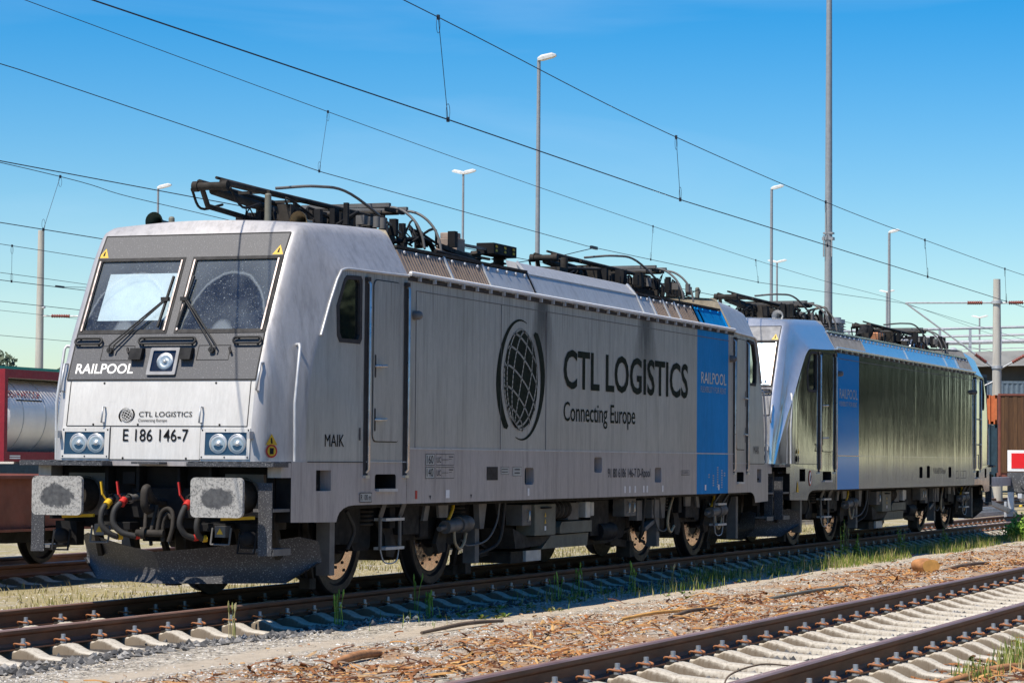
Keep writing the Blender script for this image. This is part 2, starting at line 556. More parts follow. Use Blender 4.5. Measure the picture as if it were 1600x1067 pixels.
PROFILE = [(-60, -0.10), (-10.5, -0.03), (-9.1, -0.10), (-8.8, -0.13), (-8.3, -0.120), (-6.5, -0.120), (-6.05, -0.13), (-5.75, -0.10), (-5.0, -0.13), (-4.2, -0.20), (-3.0, -0.235), (-2.2, -0.24), (-1.75, -0.235), (-1.35, -0.245), (1.35, -0.245), (1.9, -0.25), (4.6, -0.25), (5.2, -0.21), (8.1, -0.20), (8.8, -0.25), (60, -0.30)]
def ground_z(x, y):
    z = lerp_pts(y, PROFILE)
    if abs(x) < 90 and abs(y) < 16:
        z += 0.022 * mnoise.noise(Vector((x * 0.45, y * 0.8, 0.3))) + 0.012 * mnoise.noise(Vector((x * 2.1, y * 2.6, 5.1)))
    return z

def axis_vals(fine0, fine1, step, lo, hi):
    v = []
    x = fine0
    while x <= fine1 + 1e-6:
        v.append(x); x += step
    s = step
    a = fine0
    pre = []
    while a > lo:
        s *= 1.35; a -= s; pre.append(max(a, lo))
    s = step; a = v[-1]
    post = []
    while a < hi:
        s *= 1.35; a += s; post.append(min(a, hi))
    return pre[::-1] + v + post

gm = NT('gravel_and_dirt_ground')
_o = gm.xyz(True)
_fine = gm.noise(38, 4, world=True, rough=0.8)
_grit = gm.voronoi(34, True, out='Color')
_big = gm.noise(0.9, 5, world=True)
_mid = gm.noise(5, 6, world=True, rough=0.7)
grav = gm.ramp(gm.math('MULTIPLY_ADD', gm.math('SUBTRACT', _mid, 0.5), 0.7, _fine), [(0.28, (0.10, 0.085, 0.06)), (0.45, (0.38, 0.335, 0.265)), (0.60, (0.57, 0.51, 0.42)), (0.75, (0.74, 0.68, 0.58))])
_bw = gm.n('ShaderNodeRGBToBW'); gm.link(_grit, _bw.inputs[0])
grav = gm.mix(0.75, grav, gm.ramp(_bw.outputs[0], [(0.15, 0.16), (0.5, 0.5), (0.85, 0.84)]), 'OVERLAY')
path = gm.ramp(_mid, [(0.3, (0.46, 0.385, 0.29)), (0.7, (0.57, 0.485, 0.375))])
bark = gm.ramp(gm.noise(22, 5, (0.6, 1.6, 1), True, 0.75), [(0.30, (0.10, 0.045, 0.02)), (0.46, (0.36, 0.19, 0.09)), (0.60, (0.47, 0.29, 0.15)), (0.75, (0.55, 0.46, 0.36))])
ballast = gm.ramp(gm.noise(20, 5, world=True, rough=0.8), [(0.3, (0.02, 0.018, 0.016)), (0.55, (0.10, 0.09, 0.08)), (0.75, (0.26, 0.25, 0.24))])
grassy = gm.ramp(gm.noise(16, 6, (1, 0.5, 1), True, 0.8), [(0.3, (0.14, 0.13, 0.04)), (0.5, (0.36, 0.30, 0.14)), (0.7, (0.50, 0.44, 0.30))])
def band(y0, y1, soft, wob=0.25):
    yy = gm.math('MULTIPLY_ADD', gm.math('SUBTRACT', _big, 0.5), wob * 2, _o[1])
    a = gm.math('DIVIDE', gm.math('SUBTRACT', yy, y0), soft, clamp=True)
    b = gm.math('DIVIDE', gm.math('SUBTRACT', y1, yy), soft, clamp=True)
    return gm.math('MULTIPLY', a, b)
colr = grav
colr = gm.mix(gm.math('MULTIPLY', band(1.7, 60, 0.5), gm.ramp(gm.noise(1.3, 5, world=True), [(0.34, 0.0), (0.52, 0.85)])), colr, grassy)
colr = gm.mix(gm.math('MULTIPLY', band(-6.6, -2.7, 0.35), gm.ramp(gm.noise(1.6, 6, world=True, rough=0.7), [(0.43, 0.0), (0.57, 0.85)])), colr, bark)
colr = gm.mix(gm.math('MULTIPLY', band(-13, -9.2, 0.5), 0.8), colr, bark)
colr = gm.mix(band(-900, -12.0, 1.5, 1.5), colr, gm.ramp(gm.noise(3, 6, world=True, rough=0.8), [(0.3, (0.07, 0.07, 0.06)), (0.6, (0.17, 0.165, 0.15)), (0.8, (0.30, 0.29, 0.27))]))
colr = gm.mix(gm.math('MULTIPLY', band(-2.75, -2.2, 0.14, 0.18), gm.ramp(_mid, [(0.25, 0.6), (0.5, 1.0)])), colr, path)
colr = gm.mix(band(-1.45, 1.45, 0.25, 0.1), colr, ballast)
colr = gm.mix(band(-8.95, -5.95, 0.2, 0.15), colr, ballast)
colr = gm.mix(gm.math('MULTIPLY', band(4.9, 8.4, 0.2, 0.1), 0.8), colr, ballast)
gm.set(color=colr, rough=0.95, spec=0.15)
gm.bump(gm.math('ADD', _fine, gm.math('MULTIPLY', _mid, 0.8)), 0.85, 0.03)
gx = axis_vals(-16, 48, 0.25, -300, 2500)
gy = axis_vals(-13, 12, 0.2, -900, 1500)
gb = MB()
gb.grid([[(x, y, ground_z(x, y)) for y in gy] for x in gx])
tag(gb.build('ground', gm.mat), 'gravel ground of the railway yard', kind='structure')

# rails ------------------------------------------------------------
rm_ = NT('rusty_rail_steel')
_n = rm_.noise(3, 6, (0.5, 1, 3), rough=0.7)
rm_.set(color=rm_.ramp(_n, [(0.3, (0.10, 0.038, 0.018)), (0.7, (0.24, 0.10, 0.048))]), rough=0.6, metal=0.15)
rm_.bump(rm_.noise(30, 4), 0.15, 0.005)
M['rail'] = rm_.mat
rt_ = NT('worn_rail_top')
rt_.set(color=rt_.ramp(rt_.noise(4, 5, (0.3, 4, 1)), [(0.3, (0.26, 0.13, 0.085)), (0.7, (0.42, 0.27, 0.21))]), rough=0.42, metal=0.35)
M['rail_top'] = rt_.mat
RP = [(-0.075, -0.172), (0.075, -0.172), (0.075, -0.162), (0.02, -0.146), (0.009, -0.12), (0.009, -0.06), (0.032, -0.044), (0.036, -0.035), (0.036, -0.012), (0.026, -0.001), (0.0, 0.0), (-0.026, -0.001), (-0.036, -0.012), (-0.036, -0.035), (-0.032, -0.044), (-0.009, -0.06), (-0.009, -0.12), (-0.02, -0.146), (-0.075, -0.162)]
def rail(y, z, x0, x1, label, group):
    b = MB()
    n = len(RP)
    v = [(x, y + p[0], z + p[1]) for x in (x0, x1) for p in RP]
    for i in range(n):
        j = (i + 1) % n
        b.add([v[i], v[j], v[n + j], v[n + i]], [(0, 1, 2, 3)], 1 if 8 <= i <= 11 else 0)
    b.add(v[:n], [tuple(range(n))]); b.add(v[n:], [tuple(range(n))])
    tag(b.build('rail', ['rail', 'rail_top']), label, 'rail', group)
rail(-0.7535, 0, -40, 62, 'rusty rail under the near wheels of the two locomotives', 'rails of the locomotive track')
rail(0.7535, 0, -40, 62, 'rusty rail under the far wheels of the two locomotives', 'rails of the locomotive track')
rail(Y_FG + 0.7535, Z_FG, -40, 120, 'brown rail of the empty foreground track, the one nearer the locomotives', 'rails of the empty foreground track')
rail(Y_FG - 0.7535, Z_FG, -40, 120, 'brown rail of the empty foreground track, the one nearer the camera', 'rails of the empty foreground track')
rail(Y_BACK - 0.7535, Z_BACK, -60, 140, 'dark rail behind the locomotives, nearer one of the flat wagon track', 'rails of the flat wagon track')
rail(Y_BACK + 0.7535, Z_BACK, -60, 140, 'dark rail behind the locomotives, farther one of the flat wagon track', 'rails of the flat wagon track')

# sleepers ---------------------------------------------------------
cm = NT('pale_weathered_concrete')
_n = cm.noise(5, 6, rough=0.7)
cc = cm.ramp(_n, [(0.3, (0.42, 0.375, 0.30)), (0.7, (0.60, 0.55, 0.46))])
cc = cm.mix(cm.ramp(cm.noise(17, 5, (1, 3, 0.4)), [(0.50, 0.0), (0.68, 0.6)]), cc, (0.22, 0.175, 0.125))
_sx = cm.math('MULTIPLY_ADD', cm.noise(9, 5, (1, 4, 3), rough=0.75), 0.05, cm.math('ABSOLUTE', cm.xyz()[0]))
cc = cm.mix(cm.math('MULTIPLY', cm.math('MULTIPLY', cm.math('SUBTRACT', _sx, 0.118, clamp=True), 45, clamp=True), 0.85), cc, (0.11, 0.08, 0.052))
cm.set(color=cc, rough=0.9, spec=0.2)
cm.bump(cm.noise(45, 5), 0.35, 0.006)
M['sleeper'] = cm.mat
M['clip'] = plain('rusty_orange_clip', (0.36, 0.14, 0.055), 0.6, var=0.3, scale=20)
M['bolt'] = plain('grey_zinc_bolt', (0.40, 0.43, 0.46), 0.4, 0.5)
SL = [(-1.30, -0.062), (-1.22, -0.055), (-1.08, -0.040), (-0.97, 0.012), (-0.90, 0.022), (-0.86, 0.0), (-0.64, 0.0), (-0.60, 0.022), (-0.53, 0.012), (-0.42, -0.02), (-0.2, -0.038), (0.0, -0.042)]
SL = SL + [(-y, z) for y, z in SL[-2::-1]]
def sleeper_mesh():
    rows = []
    for y, z in SL:
        w = 0.082 + 0.040 * min(1, abs(y) / 0.6)
        rows.append([(-w - 0.035, y, -0.20), (-w - 0.008, y, z - 0.045), (-w + 0.012, y, z - 0.012), (-w * 0.65, y, z), (w * 0.65, y, z), (w - 0.012, y, z - 0.012), (w + 0.008, y, z - 0.045), (w + 0.035, y, -0.20)])
    b = MB(); b.grid(rows)
    b.add(rows[0], [tuple(range(8))]); b.add(rows[-1], [tuple(range(8))])
    return b
def clip_mesh(yc, sd):
    """W-shaped spring clip lying on the rail foot; sd = side of the rail it sits on"""
    y0 = yc + sd * 0.060; y1 = yc + sd * 0.150
    b = MB()
    half = [(0.012, y1 - sd * 0.05, 0.055), (0.03, y1, 0.045), (0.062, y1 - sd * 0.012, 0.05), (0.075, y0 + sd * 0.02, 0.058), (0.055, y0, 0.036)]
    pts = [(-x, y, z) for x, y, z in half[::-1]] + half
    b.tube(smooth_path(pts, 4), 0.0085, 6)
    return b
def bolt_mesh(yc, sd):
    y = yc + sd * 0.115
    b = MB()
    b.cyl((0, y, 0.0), (0, y, 0.045), 0.026, 8)
    b.cyl((0, y, 0.045), (0, y, 0.062), 0.030, 10)
    b.cyl((0, y, 0.062), (0, y, 0.098), 0.019, 6)
    return b
def pad_mesh(yc, sd):
    b = MB()
    b.box(-0.075, 0.075, *sorted((yc + sd * 0.085, yc + sd * 0.155)), -0.02, 0.022)
    return b
def make_sleeper(label, group, fast=True):
    t = thing('railway_sleeper', label, 'railway sleeper', group=group)
    sleeper_mesh().build('concrete_beam', 'sleeper', t, sharp=24)
    if fast:
        for yc in (-0.7535, 0.7535):
            pad_mesh(yc, -1).build('guide_plate', 'dark', t)
            clip_mesh(yc, -1).build('spring_clip', 'clip', t)
            bolt_mesh(yc, -1).build('bolt', 'bolt', t)
    return t
def sleepers(y, z, x0, x1, label, group, fast=True):
    proto = None
    x = x0
    while x < x1:
        if proto is None:
            proto = make_sleeper(label, group, fast); o = proto
        else:
            o = copy_tree(proto)
        o.location = (x + random.uniform(-0.012, 0.012), y, z - 0.172)
        o.rotation_euler = (0, 0, random.uniform(-0.008, 0.008))
        x += 0.635
sleepers(Y_FG, Z_FG, -8.0, 26.0, 'pale concrete sleeper with two rusty clips under the empty foreground track', 'sleepers of the empty foreground track')
sleepers(0, 0, -5.35, 50.0, 'pale concrete sleeper lying under the track of the two locomotives', 'sleepers of the locomotive track')
sleepers(Y_BACK, Z_BACK, 4.0, 12.0, 'concrete sleeper lying under the flat wagon track', 'sleepers of the flat wagon track', False)

# loose stones, chips, pebbles ------------------------------------
def stone(b, x, y, z, r, m=0):
    v = []
    for dx, dy, dz in ((1, 0, 0), (-1, 0, 0), (0, 1, 0), (0, -1, 0), (0, 0, 1), (0, 0, -1)):
        k = random.uniform(0.6, 1.25)
        v.append((x + (dx * k + random.uniform(-.35, .35)) * r, y + (dy * k + random.uniform(-.35, .35)) * r, z + (dz * k * 0.75 + random.uniform(-.2, .2)) * r))
    b.add(v, [(0, 2, 4), (2, 1, 4), (1, 3, 4), (3, 0, 4), (2, 0, 5), (1, 2, 5), (3, 1, 5), (0, 3, 5)], m)
def isl(name, stops, rough=0.9, scale=30):
    m = NT(name)
    c = m.ramp(m.island(), stops)
    c = m.mix(0.35, c, m.ramp(m.noise(scale, 4), [(0.3, 0.25), (0.7, 0.9)]), 'MULTIPLY')
    m.set(color=c, rough=rough, spec=0.2)
    return m.mat
M['stones'] = isl('ballast_stone', [(0.0, (0.05, 0.05, 0.05)), (0.45, (0.16, 0.155, 0.15)), (0.8, (0.27, 0.255, 0.235)), (1.0, (0.40, 0.385, 0.36))])
M['pebbles'] = isl('pale_pebble', [(0.0, (0.16, 0.15, 0.14)), (0.4, (0.48, 0.44, 0.38)), (0.8, (0.70, 0.66, 0.59)), (1.0, (0.85, 0.82, 0.76))])
M['chips'] = isl('bark_chip', [(0.0, (0.06, 0.025, 0.014)), (0.25, (0.19, 0.075, 0.032)), (0.50, (0.38, 0.165, 0.062)), (0.68, (0.54, 0.27, 0.09)), (0.80, (0.62, 0.38, 0.15)), (0.90, (0.45, 0.33, 0.23)), (1.0, (0.28, 0.24, 0.20))], 0.8, 14)
b = MB()
for i in range(9000):       # ballast between and beside the sleepers
    if i % 2:
        x = random.uniform(-7.5, 24) if random.random() < 0.8 else random.uniform(-7.5, 6)
        y = Y_FG + random.choice((random.uniform(-1.5, 1.5), random.uniform(-0.6, 0.6)))
        near = (x + 8.0) % 0.635
        if abs(near - 0.3175) > 0.20 and abs(y - Y_FG) < 1.3 and random.random() < 0.85: continue
        if abs(abs(y - Y_FG) - 0.7535) < 0.12: continue
        stone(b, x, y, ground_z(x, y) + random.uniform(0.0, 0.02), random.uniform(0.018, 0.045))
    else:
        x = random.uniform(-5, 40)
        y = random.choice((random.uniform(-1.75, -1.28), random.uniform(-1.3, 1.3), random.uniform(-1.7, -1.3)))
        near = (x + 5.35) % 0.635
        if abs(near - 0.3175) > 0.18 and abs(y) < 1.3: continue
        if abs(abs(y) - 0.7535) < 0.12: continue
        stone(b, x, y, ground_z(x, y) + random.uniform(0, 0.015), random.uniform(0.02, 0.05))
tag(b.build('ballast_stones', 'stones'), 'dark ballast stones between and beside the sleepers', 'ballast', kind='stuff')
b = MB()
for i in range(24000):
    x = -7 + 50 * random.random() ** 2.0
    y = random.choice((random.uniform(-3.2, -1.4), random.uniform(-6.2, -1.5), random.uniform(-5.2, -2.6), random.uniform(1.6, 5.0)))
    if -2.75 < y < -2.2 and random.random() < 0.85: continue
    stone(b, x, y, ground_z(x, y) + 0.002, random.uniform(0.005, 0.010) + 0.012 * random.random() ** 3)
tag(b.build('gravel_pebbles', 'pebbles'), 'fine pale gravel strewn beside the tracks', 'gravel', kind='stuff')
def chip(b, x, y, z, L, W, T):
    a = random.uniform(0, pi) if random.random() < 0.4 else random.gauss(0.1, 0.5)
    ux, uy = cos(a), sin(a)
    tilt = random.gauss(0, 0.16)
    bend = random.uniform(-0.1, 0.25) * L
    rows = []
    for k, wf in ((-1, 0.35), (-0.3, 1.0), (0.4, 0.9), (1, 0.25)):
        cx = x + ux * L * k * 0.5; cy = y + uy * L * k * 0.5
        cz = z + tilt * L * k * 0.5 + bend * (1 - k * k) * 0.4
        w = W * wf * random.uniform(0.7, 1.2) * 0.5
        rows.append([(cx - uy * w, cy + ux * w, cz), (cx, cy, cz + T), (cx + uy * w, cy - ux * w, cz - T * 0.2)])
    b.grid(rows, 0, False)
b = MB()
cnt = 0
while cnt < 17000:
    x = -8 + 58 * random.random() ** 1.5
    if random.random() < 0.91:
        y = random.uniform(-6.45, -2.3)
        dens = 0.12 + 1.0 * max(0, min(1, (-2.75 - y) / 1.2))
        dens *= 0.06 + 1.6 * max(0, 0.36 + 1.1 * mnoise.noise(Vector((x * 0.55, y * 1.1, 2.2))))
        if -2.75 < y < -2.2: dens *= 0.3
    else:
        x = random.uniform(-5, 4); y = random.uniform(-9.8, -8.45); dens = 0.9
    if random.random() > dens: continue
    big = random.random() ** 7
    chip(b, x, y, ground_z(x, y) + random.uniform(0.004, 0.02 + 0.02 * big), 0.018 + 0.06 * random.random() ** 2 + 0.26 * big, 0.008 + 0.018 * random.random() + 0.03 * big, random.uniform(0.003, 0.012))
    cnt += 1
tag(b.build('bark_chips', 'chips'), 'orange brown bark chips scattered over the gravel', 'bark chips', kind='stuff')

# grass ------------------------------------------------------------
M['grass'] = isl('grass_blade', [(0.0, (0.07, 0.13, 0.02)), (0.35, (0.15, 0.23, 0.03)), (0.6, (0.30, 0.33, 0.07)), (0.8, (0.46, 0.40, 0.16)), (1.0, (0.56, 0.46, 0.25))], 0.6)
M['dry_grass'] = isl('dry_grass_blade', [(0.0, (0.15, 0.15, 0.04)), (0.4, (0.34, 0.29, 0.12)), (0.8, (0.55, 0.46, 0.24)), (1.0, (0.25, 0.30, 0.06))], 0.7)
def blade(b, x, y, z, h, w, lean=0.35, m=0):
    a = random.uniform(0, 2 * pi); l = random.uniform(0.05, lean) * h
    dx, dy = cos(a) * l, sin(a) * l
    px, py = -sin(a) * w / 2, cos(a) * w / 2
    q = random.uniform(0, pi); px, py = cos(q) * w / 2, sin(q) * w / 2
    rows = [[(x - px, y - py, z), (x + px, y + py, z)], [(x + dx * .3 - px * .8, y + dy * .3 - py * .8, z + h * .55), (x + dx * .3 + px * .8, y + dy * .3 + py * .8, z + h * .55)], [(x + dx - px * .1, y + dy - py * .1, z + h), (x + dx + px * .1, y + dy + py * .1, z + h)]]
    b.grid(rows, m, False)
b = MB()
cnt = 0
while cnt < 13000:
    x = 1 + 44 * random.random() ** 0.85
    yc = -1.80 - 0.15 * sin(x * 0.7) - 0.25 * max(0, min(1, (x - 14) / 8))
    y = random.gauss(yc, 0.34)
    d = max(0.03, 0.30 + 0.95 * mnoise.noise(Vector((x * 0.6, y * 1.0, 9.0)))) * min(1, max(0.05, (x - 5) / 15))
    if random.random() > d or y < -2.6 or y > -1.2: continue
    blade(b, x, y, ground_z(x, y) - 0.01, random.uniform(0.04, 0.12) + 0.16 * random.random() ** 4 * min(1, x / 14 + .3), random.uniform(0.006, 0.014)); cnt += 1
for i in range(700):        # low broad-leaved rosettes among the grass
    x = 3 + 40 * random.random(); y = random.gauss(-1.95, 0.38)
    if y > -1.35 or 0.4 + 0.9 * mnoise.noise(Vector((x * 0.5, y, 1.0))) < 0.35: continue
    z = ground_z(x, y); q = random.uniform(0.02, 0.055)
    for k in range(random.randint(4, 8)):
        a = random.uniform(0, 2 * pi); h = random.uniform(0.2, 0.9) * q
        b.add([(x, y, z), (x + q * cos(a + .35), y + q * sin(a + .35), z + h), (x + 1.7 * q * cos(a), y + 1.7 * q * sin(a), z + h * 1.1), (x + q * cos(a - .35), y + q * sin(a - .35), z + h)], [(0, 1, 2, 3)])
for i in range(1100):        # tufts beside the foreground track
    cx_, cy_ = random.choice(((-2.4, -8.90), (-3.5, -8.82), (-1.3, -8.74), (-0.3, -8.70), (-2.0, -9.05), (-0.9, -8.95), (0.4, -8.8)))
    x = random.gauss(cx_, 0.16); y = random.gauss(cy_, 0.08)
    blade(b, x, y, ground_z(x, y) - 0.01, random.uniform(0.05, 0.2), random.uniform(0.006, 0.014))
tag(b.build('grass', 'grass'), 'green grass growing along the near edge of the locomotive track', 'grass', kind='stuff')
b = MB()
cnt = 0
while cnt < 11000:
    x = 0 + 45 * random.random(); y = random.uniform(1.5, 5.2)
    d = max(0.05, 0.4 + 0.9 * mnoise.noise(Vector((x * 0.5, y * 0.9, 4.0))))
    if random.random() > d: continue
    blade(b, x, y, ground_z(x, y) - 0.01, random.uniform(0.03, 0.11), random.uniform(0.008, 0.018), 0.8); cnt += 1
tag(b.build('dry_grass', 'dry_grass'), 'short dry yellow grass on the ground beyond the locomotives', 'dry grass', kind='stuff')

# ------------------------------------------------------------------ locomotives
LEN = 18.9
def yb(x):
    """half width of the body side, tapering slightly at both cabs"""
    return 1.4885 - 0.058 * max(0.0, 3.15 - x, x - (LEN - 3.15))
A_OLD = [(.372, 1.12, 1.405), (.395, 1.12, 1.74), (.477, 1.12, 2.203), (.557, 1.12, 2.40), (.667, 1.12, 2.665), (.84, 1.12, 3.0), (.968, 1.12, 3.25), (1.074, 1.12, 3.456), (1.235, 1.12, 3.70), (1.285, 1.12, 3.755), (1.36, 1.12, 3.79), (1.7, 1.13, 3.82), (2.3, 1.17, 3.85), (3.2, 1.22, 3.88)]
B_OLD = [(.98, 1.405), (.955, 1.74), (1.04, 2.203), (1.10, 2.40), (1.24, 2.665), (1.42, 3.0), (1.57, 3.24), (1.66, 3.34), (1.72, 3.355), (1.78, 3.365), (1.88, 3.368), (2.15, 3.37), (2.6, 3.375), (3.2, 3.385)]
B_NEW = [(.50, 1.405), (.56, 1.74), (.72, 2.203), (.82, 2.40), (1.00, 2.665), (1.28, 3.0), (1.50, 3.22), (1.62, 3.30), (1.70, 3.33), (1.78, 3.34), (1.88, 3.345), (2.15, 3.35), (2.6, 3.36), (3.2, 3.385)]
YB_NEW = [1.14, 1.20, 1.29, 1.33, 1.36, 1.38, 1.39, 1.40]
def xf(z):
    P = [(a[2], a[0]) for a in A_OLD[:9]]
    return lerp_pts(z, P)

def globe(b, cx, cz, rx, rz, fn, m0, m1, w):
    """striped globe emblem: dark disc, pale graticule, two dark crescents"""
    n = 40
    b.sheet([(cx + rx * cos(2 * pi * i / n), cz + rz * sin(2 * pi * i / n)) for i in range(n)], [], lambda x, z: fn(x, z, 0.003), m0)
    tilt = radians(24); lean = radians(14)
    def P(lat, lon):
        x = cos(lat) * sin(lon); y = cos(lat) * cos(lon); z = sin(lat)
        y, z = y * cos(lean) - z * sin(lean), y * sin(lean) + z * cos(lean)
        x, z = x * cos(tilt) + z * sin(tilt), -x * sin(tilt) + z * cos(tilt)
        return x, y, z
    lines = []
    for lat in (-60, -36, -12, 12, 36, 60):
        lines.append([P(radians(lat), radians(a)) for a in range(-180, 181, 6)])
    for lon in range(0, 180, 30):
        lines.append([P(radians(l), radians(lon)) for l in range(-90, 91, 6)])
        lines.append([P(radians(l), radians(lon + 180)) for l in range(-90, 91, 6)])
    for L in lines:
        for p, q in zip(L, L[1:]):
            if p[1] < 0.0 or q[1] < 0.0: continue
            x0, z0, x1, z1 = cx + p[0] * rx, cz + p[2] * rz, cx + q[0] * rx, cz + q[2] * rz
            d = sqrt((x1 - x0) ** 2 + (z1 - z0) ** 2)
            if d < 1e-5: continue
            nx, nz = -(z1 - z0) / d * w / 2, (x1 - x0) / d * w / 2
            ex, ez = (x1 - x0) / d * w * .2, (z1 - z0) / d * w * .2
            b.add([fn(x0 - ex + nx, z0 - ez + nz, .005), fn(x0 - ex - nx, z0 - ez - nz, .005), fn(x1 + ex - nx, z1 + ez - nz, .005), fn(x1 + ex + nx, z1 + ez + nz, .005)], [(0, 1, 2, 3)], m1)
    k = 1.16
    for a0, a1 in ((75, 232), (-105, 52)):
        rows = []
        for i in range(31):
            t = i / 30
            a = radians(a0 + (a1 - a0) * t)
            th = (0.03 + 0.25 * min(1, 1.4 * t) ** 1.1) * (1.0 if t < 0.97 else 0.55)
            rows.append([fn(cx + rx * (k + 0.02) * cos(a), cz + rz * k * sin(a), .003), fn(cx + rx * (k + 0.02 + th) * cos(a), cz + rz * (k + th * 0.55) * sin(a), .003)])
        b.grid(rows, m0, False)

def pantograph(par, x0, z0=3.60):
    """folded pantograph: knee at the front end, head over the base at the rear"""
    P = thing('pantograph', None, None); P.parent = par
    X = lambda x: x0 + x
    b = MB()                                            # base frame on insulators
    for y in (-.5, .5):
        b.box(X(2.7), X(4.9), y - .05, y + .05, z0 + .28, z0 + .36)
    for x in (2.75, 3.6, 4.8):
        b.box(X(x) - .05, X(x) + .05, -.6, .6, z0 + .29, z0 + .37)
    b.box(X(3.9), X(4.7), -.28, .28, z0 + .30, z0 + .50)
    for x, y in ((3.3, -.3), (3.6, .25), (4.2, -.42), (2.5, -.35), (4.4, .4), (5.0, -.1)):
        b.box(X(x), X(x) + .22, y - .08, y + .08, z0 + .32, z0 + .52)
    b.build('base_frame', 'dark', P)
    for x in (2.85, 4.7):
        for y in (-.52, .52):
            b = MB()
            pr = []
            for k in range(6):
                pr += [(k * .05, .06), (k * .05 + .012, .095), (k * .05 + .03, .06)]
            b.lathe(pr, (X(x), y, z0), (0, 0, 1), 12)
            b.build('insulator', 'brown_ins', P)
    b = MB()                                            # lower arm, knee shaft, thrust rod
    b.tube([(X(4.5), 0, z0 + .42), (X(1.55), 0, z0 + .58)], [.055, .045], 12)
    b.cyl((X(1.5), -.19, z0 + .62), (X(1.5), .19, z0 + .62), .042, 14)
    b.cyl((X(1.5), -.20, z0 + .62), (X(1.5), -.14, z0 + .62), .055, 14); b.cyl((X(1.5), .14, z0 + .62), (X(1.5), .20, z0 + .62), .055, 14)
    b.cyl((X(4.5), -.45, z0 + .42), (X(4.5), .45, z0 + .42), .07, 14)
    b.build('lower_arm', 'dark', P)
    b = MB()
    b.tube([(X(4.1), .16, z0 + .33), (X(1.75), .16, z0 + .44)], .03, 8)
    b.tube([(X(1.75), .16, z0 + .44), (X(1.5), .1, z0 + .60)], .03, 8)
    b.build('thrust_rod', 'dark', P)
    b = MB()
    for s in (-1, 1):                                   # upper arm: two tubes and a rod
        b.tube([(X(1.5), s * .13, z0 + .66), (X(5.3), s * .30, z0 + .60)], [.036, .026], 10)
    b.tube([(X(1.62), 0, z0 + .72), (X(5.2), 0, z0 + .66)], .016, 6)
    for x in (2.4, 3.4, 4.4):
        b.beam((X(x), -.24, z0 + .64), (X(x), .24, z0 + .64), .03, .03)
    b.build('upper_arm', 'dark', P)
    b = MB()                                            # springs, hoses, brackets round the knee and base
    for y in (-.22, .22):
        b.tube(smooth_path([(X(1.5), y, z0 + .60), (X(1.75), y * 1.1, z0 + .42), (X(2.2), y, z0 + .50)], 5), .014, 6)
    for i in range(60):
        x = X(random.uniform(2.4, 6.2)); y = random.uniform(-.7, .5)
        b.tube(smooth_path([(x, y, z0 + .34), (x + random.uniform(-.2, .4), y + random.uniform(-.2, .2), z0 + random.uniform(.45, .6)), (x + random.uniform(.2, .6), y + random.uniform(-.2, .2), z0 + .36)], 4), random.choice((.008, .012, .016)), 6)
    for i in range(60):
        x = X(random.uniform(2.4, 6.2)); y = random.uniform(-.85, .4); q = random.uniform(.015, .05)
        b.box(x, x + q * 2, y - q, y + q, z0 + .34, z0 + .36 + random.uniform(.06, .22))
    b.build('linkage', 'black', P)
    b = MB()
    for i in range(5):
        x = X(random.uniform(3.6, 5.6)); y = random.uniform(-.75, -.2)
        b.box(x, x + .10, y - .05, y + .05, z0 + .40, z0 + .50)
        b.cyl((x, y - .2, z0 + .36), (x, y - .2, z0 + .48), .04, 8)
    b.build('air_fitting', 'mid', P, each=True)
    for x in (4.85, 5.35):                              # collector strips with curved horns
        b = MB()
        prof = [(-.98, .22), (-.95, .36), (-.88, .50), (-.76, .62), (-.60, .69), (-.3, .71), (0, .715), (.3, .71), (.60, .69), (.76, .62), (.88, .50), (.95, .36), (.98, .22)]
        b.tube(smooth_path([(X(x), y, z0 + h) for y, h in prof], 3), .016, 8)
        b.box(X(x) - .03, X(x) + .03, -.55, .55, z0 + .70, z0 + .745)
        b.build('collector_strip', 'mid', P)
    b = MB()
    b.beam((X(4.85), -.5, z0 + .68), (X(5.35), -.5, z0 + .68), .04, .05)
    b.beam((X(4.85), .5, z0 + .68), (X(5.35), .5, z0 + .68), .04, .05)
    b.cyl((X(5.1), -.55, z0 + .66), (X(5.1), .55, z0 + .66), .03, 8)
    b.tube(smooth_path([(X(4.7), -.75, z0 + .38), (X(3.4), -.72, z0 + .70), (X(2.9), -.55, z0 + .74), (X(2.6), -.2, z0 + .70)], 6), .016, 8, 1)
    b.build('head_frame', ['dark', 'mid'], P)
    return P

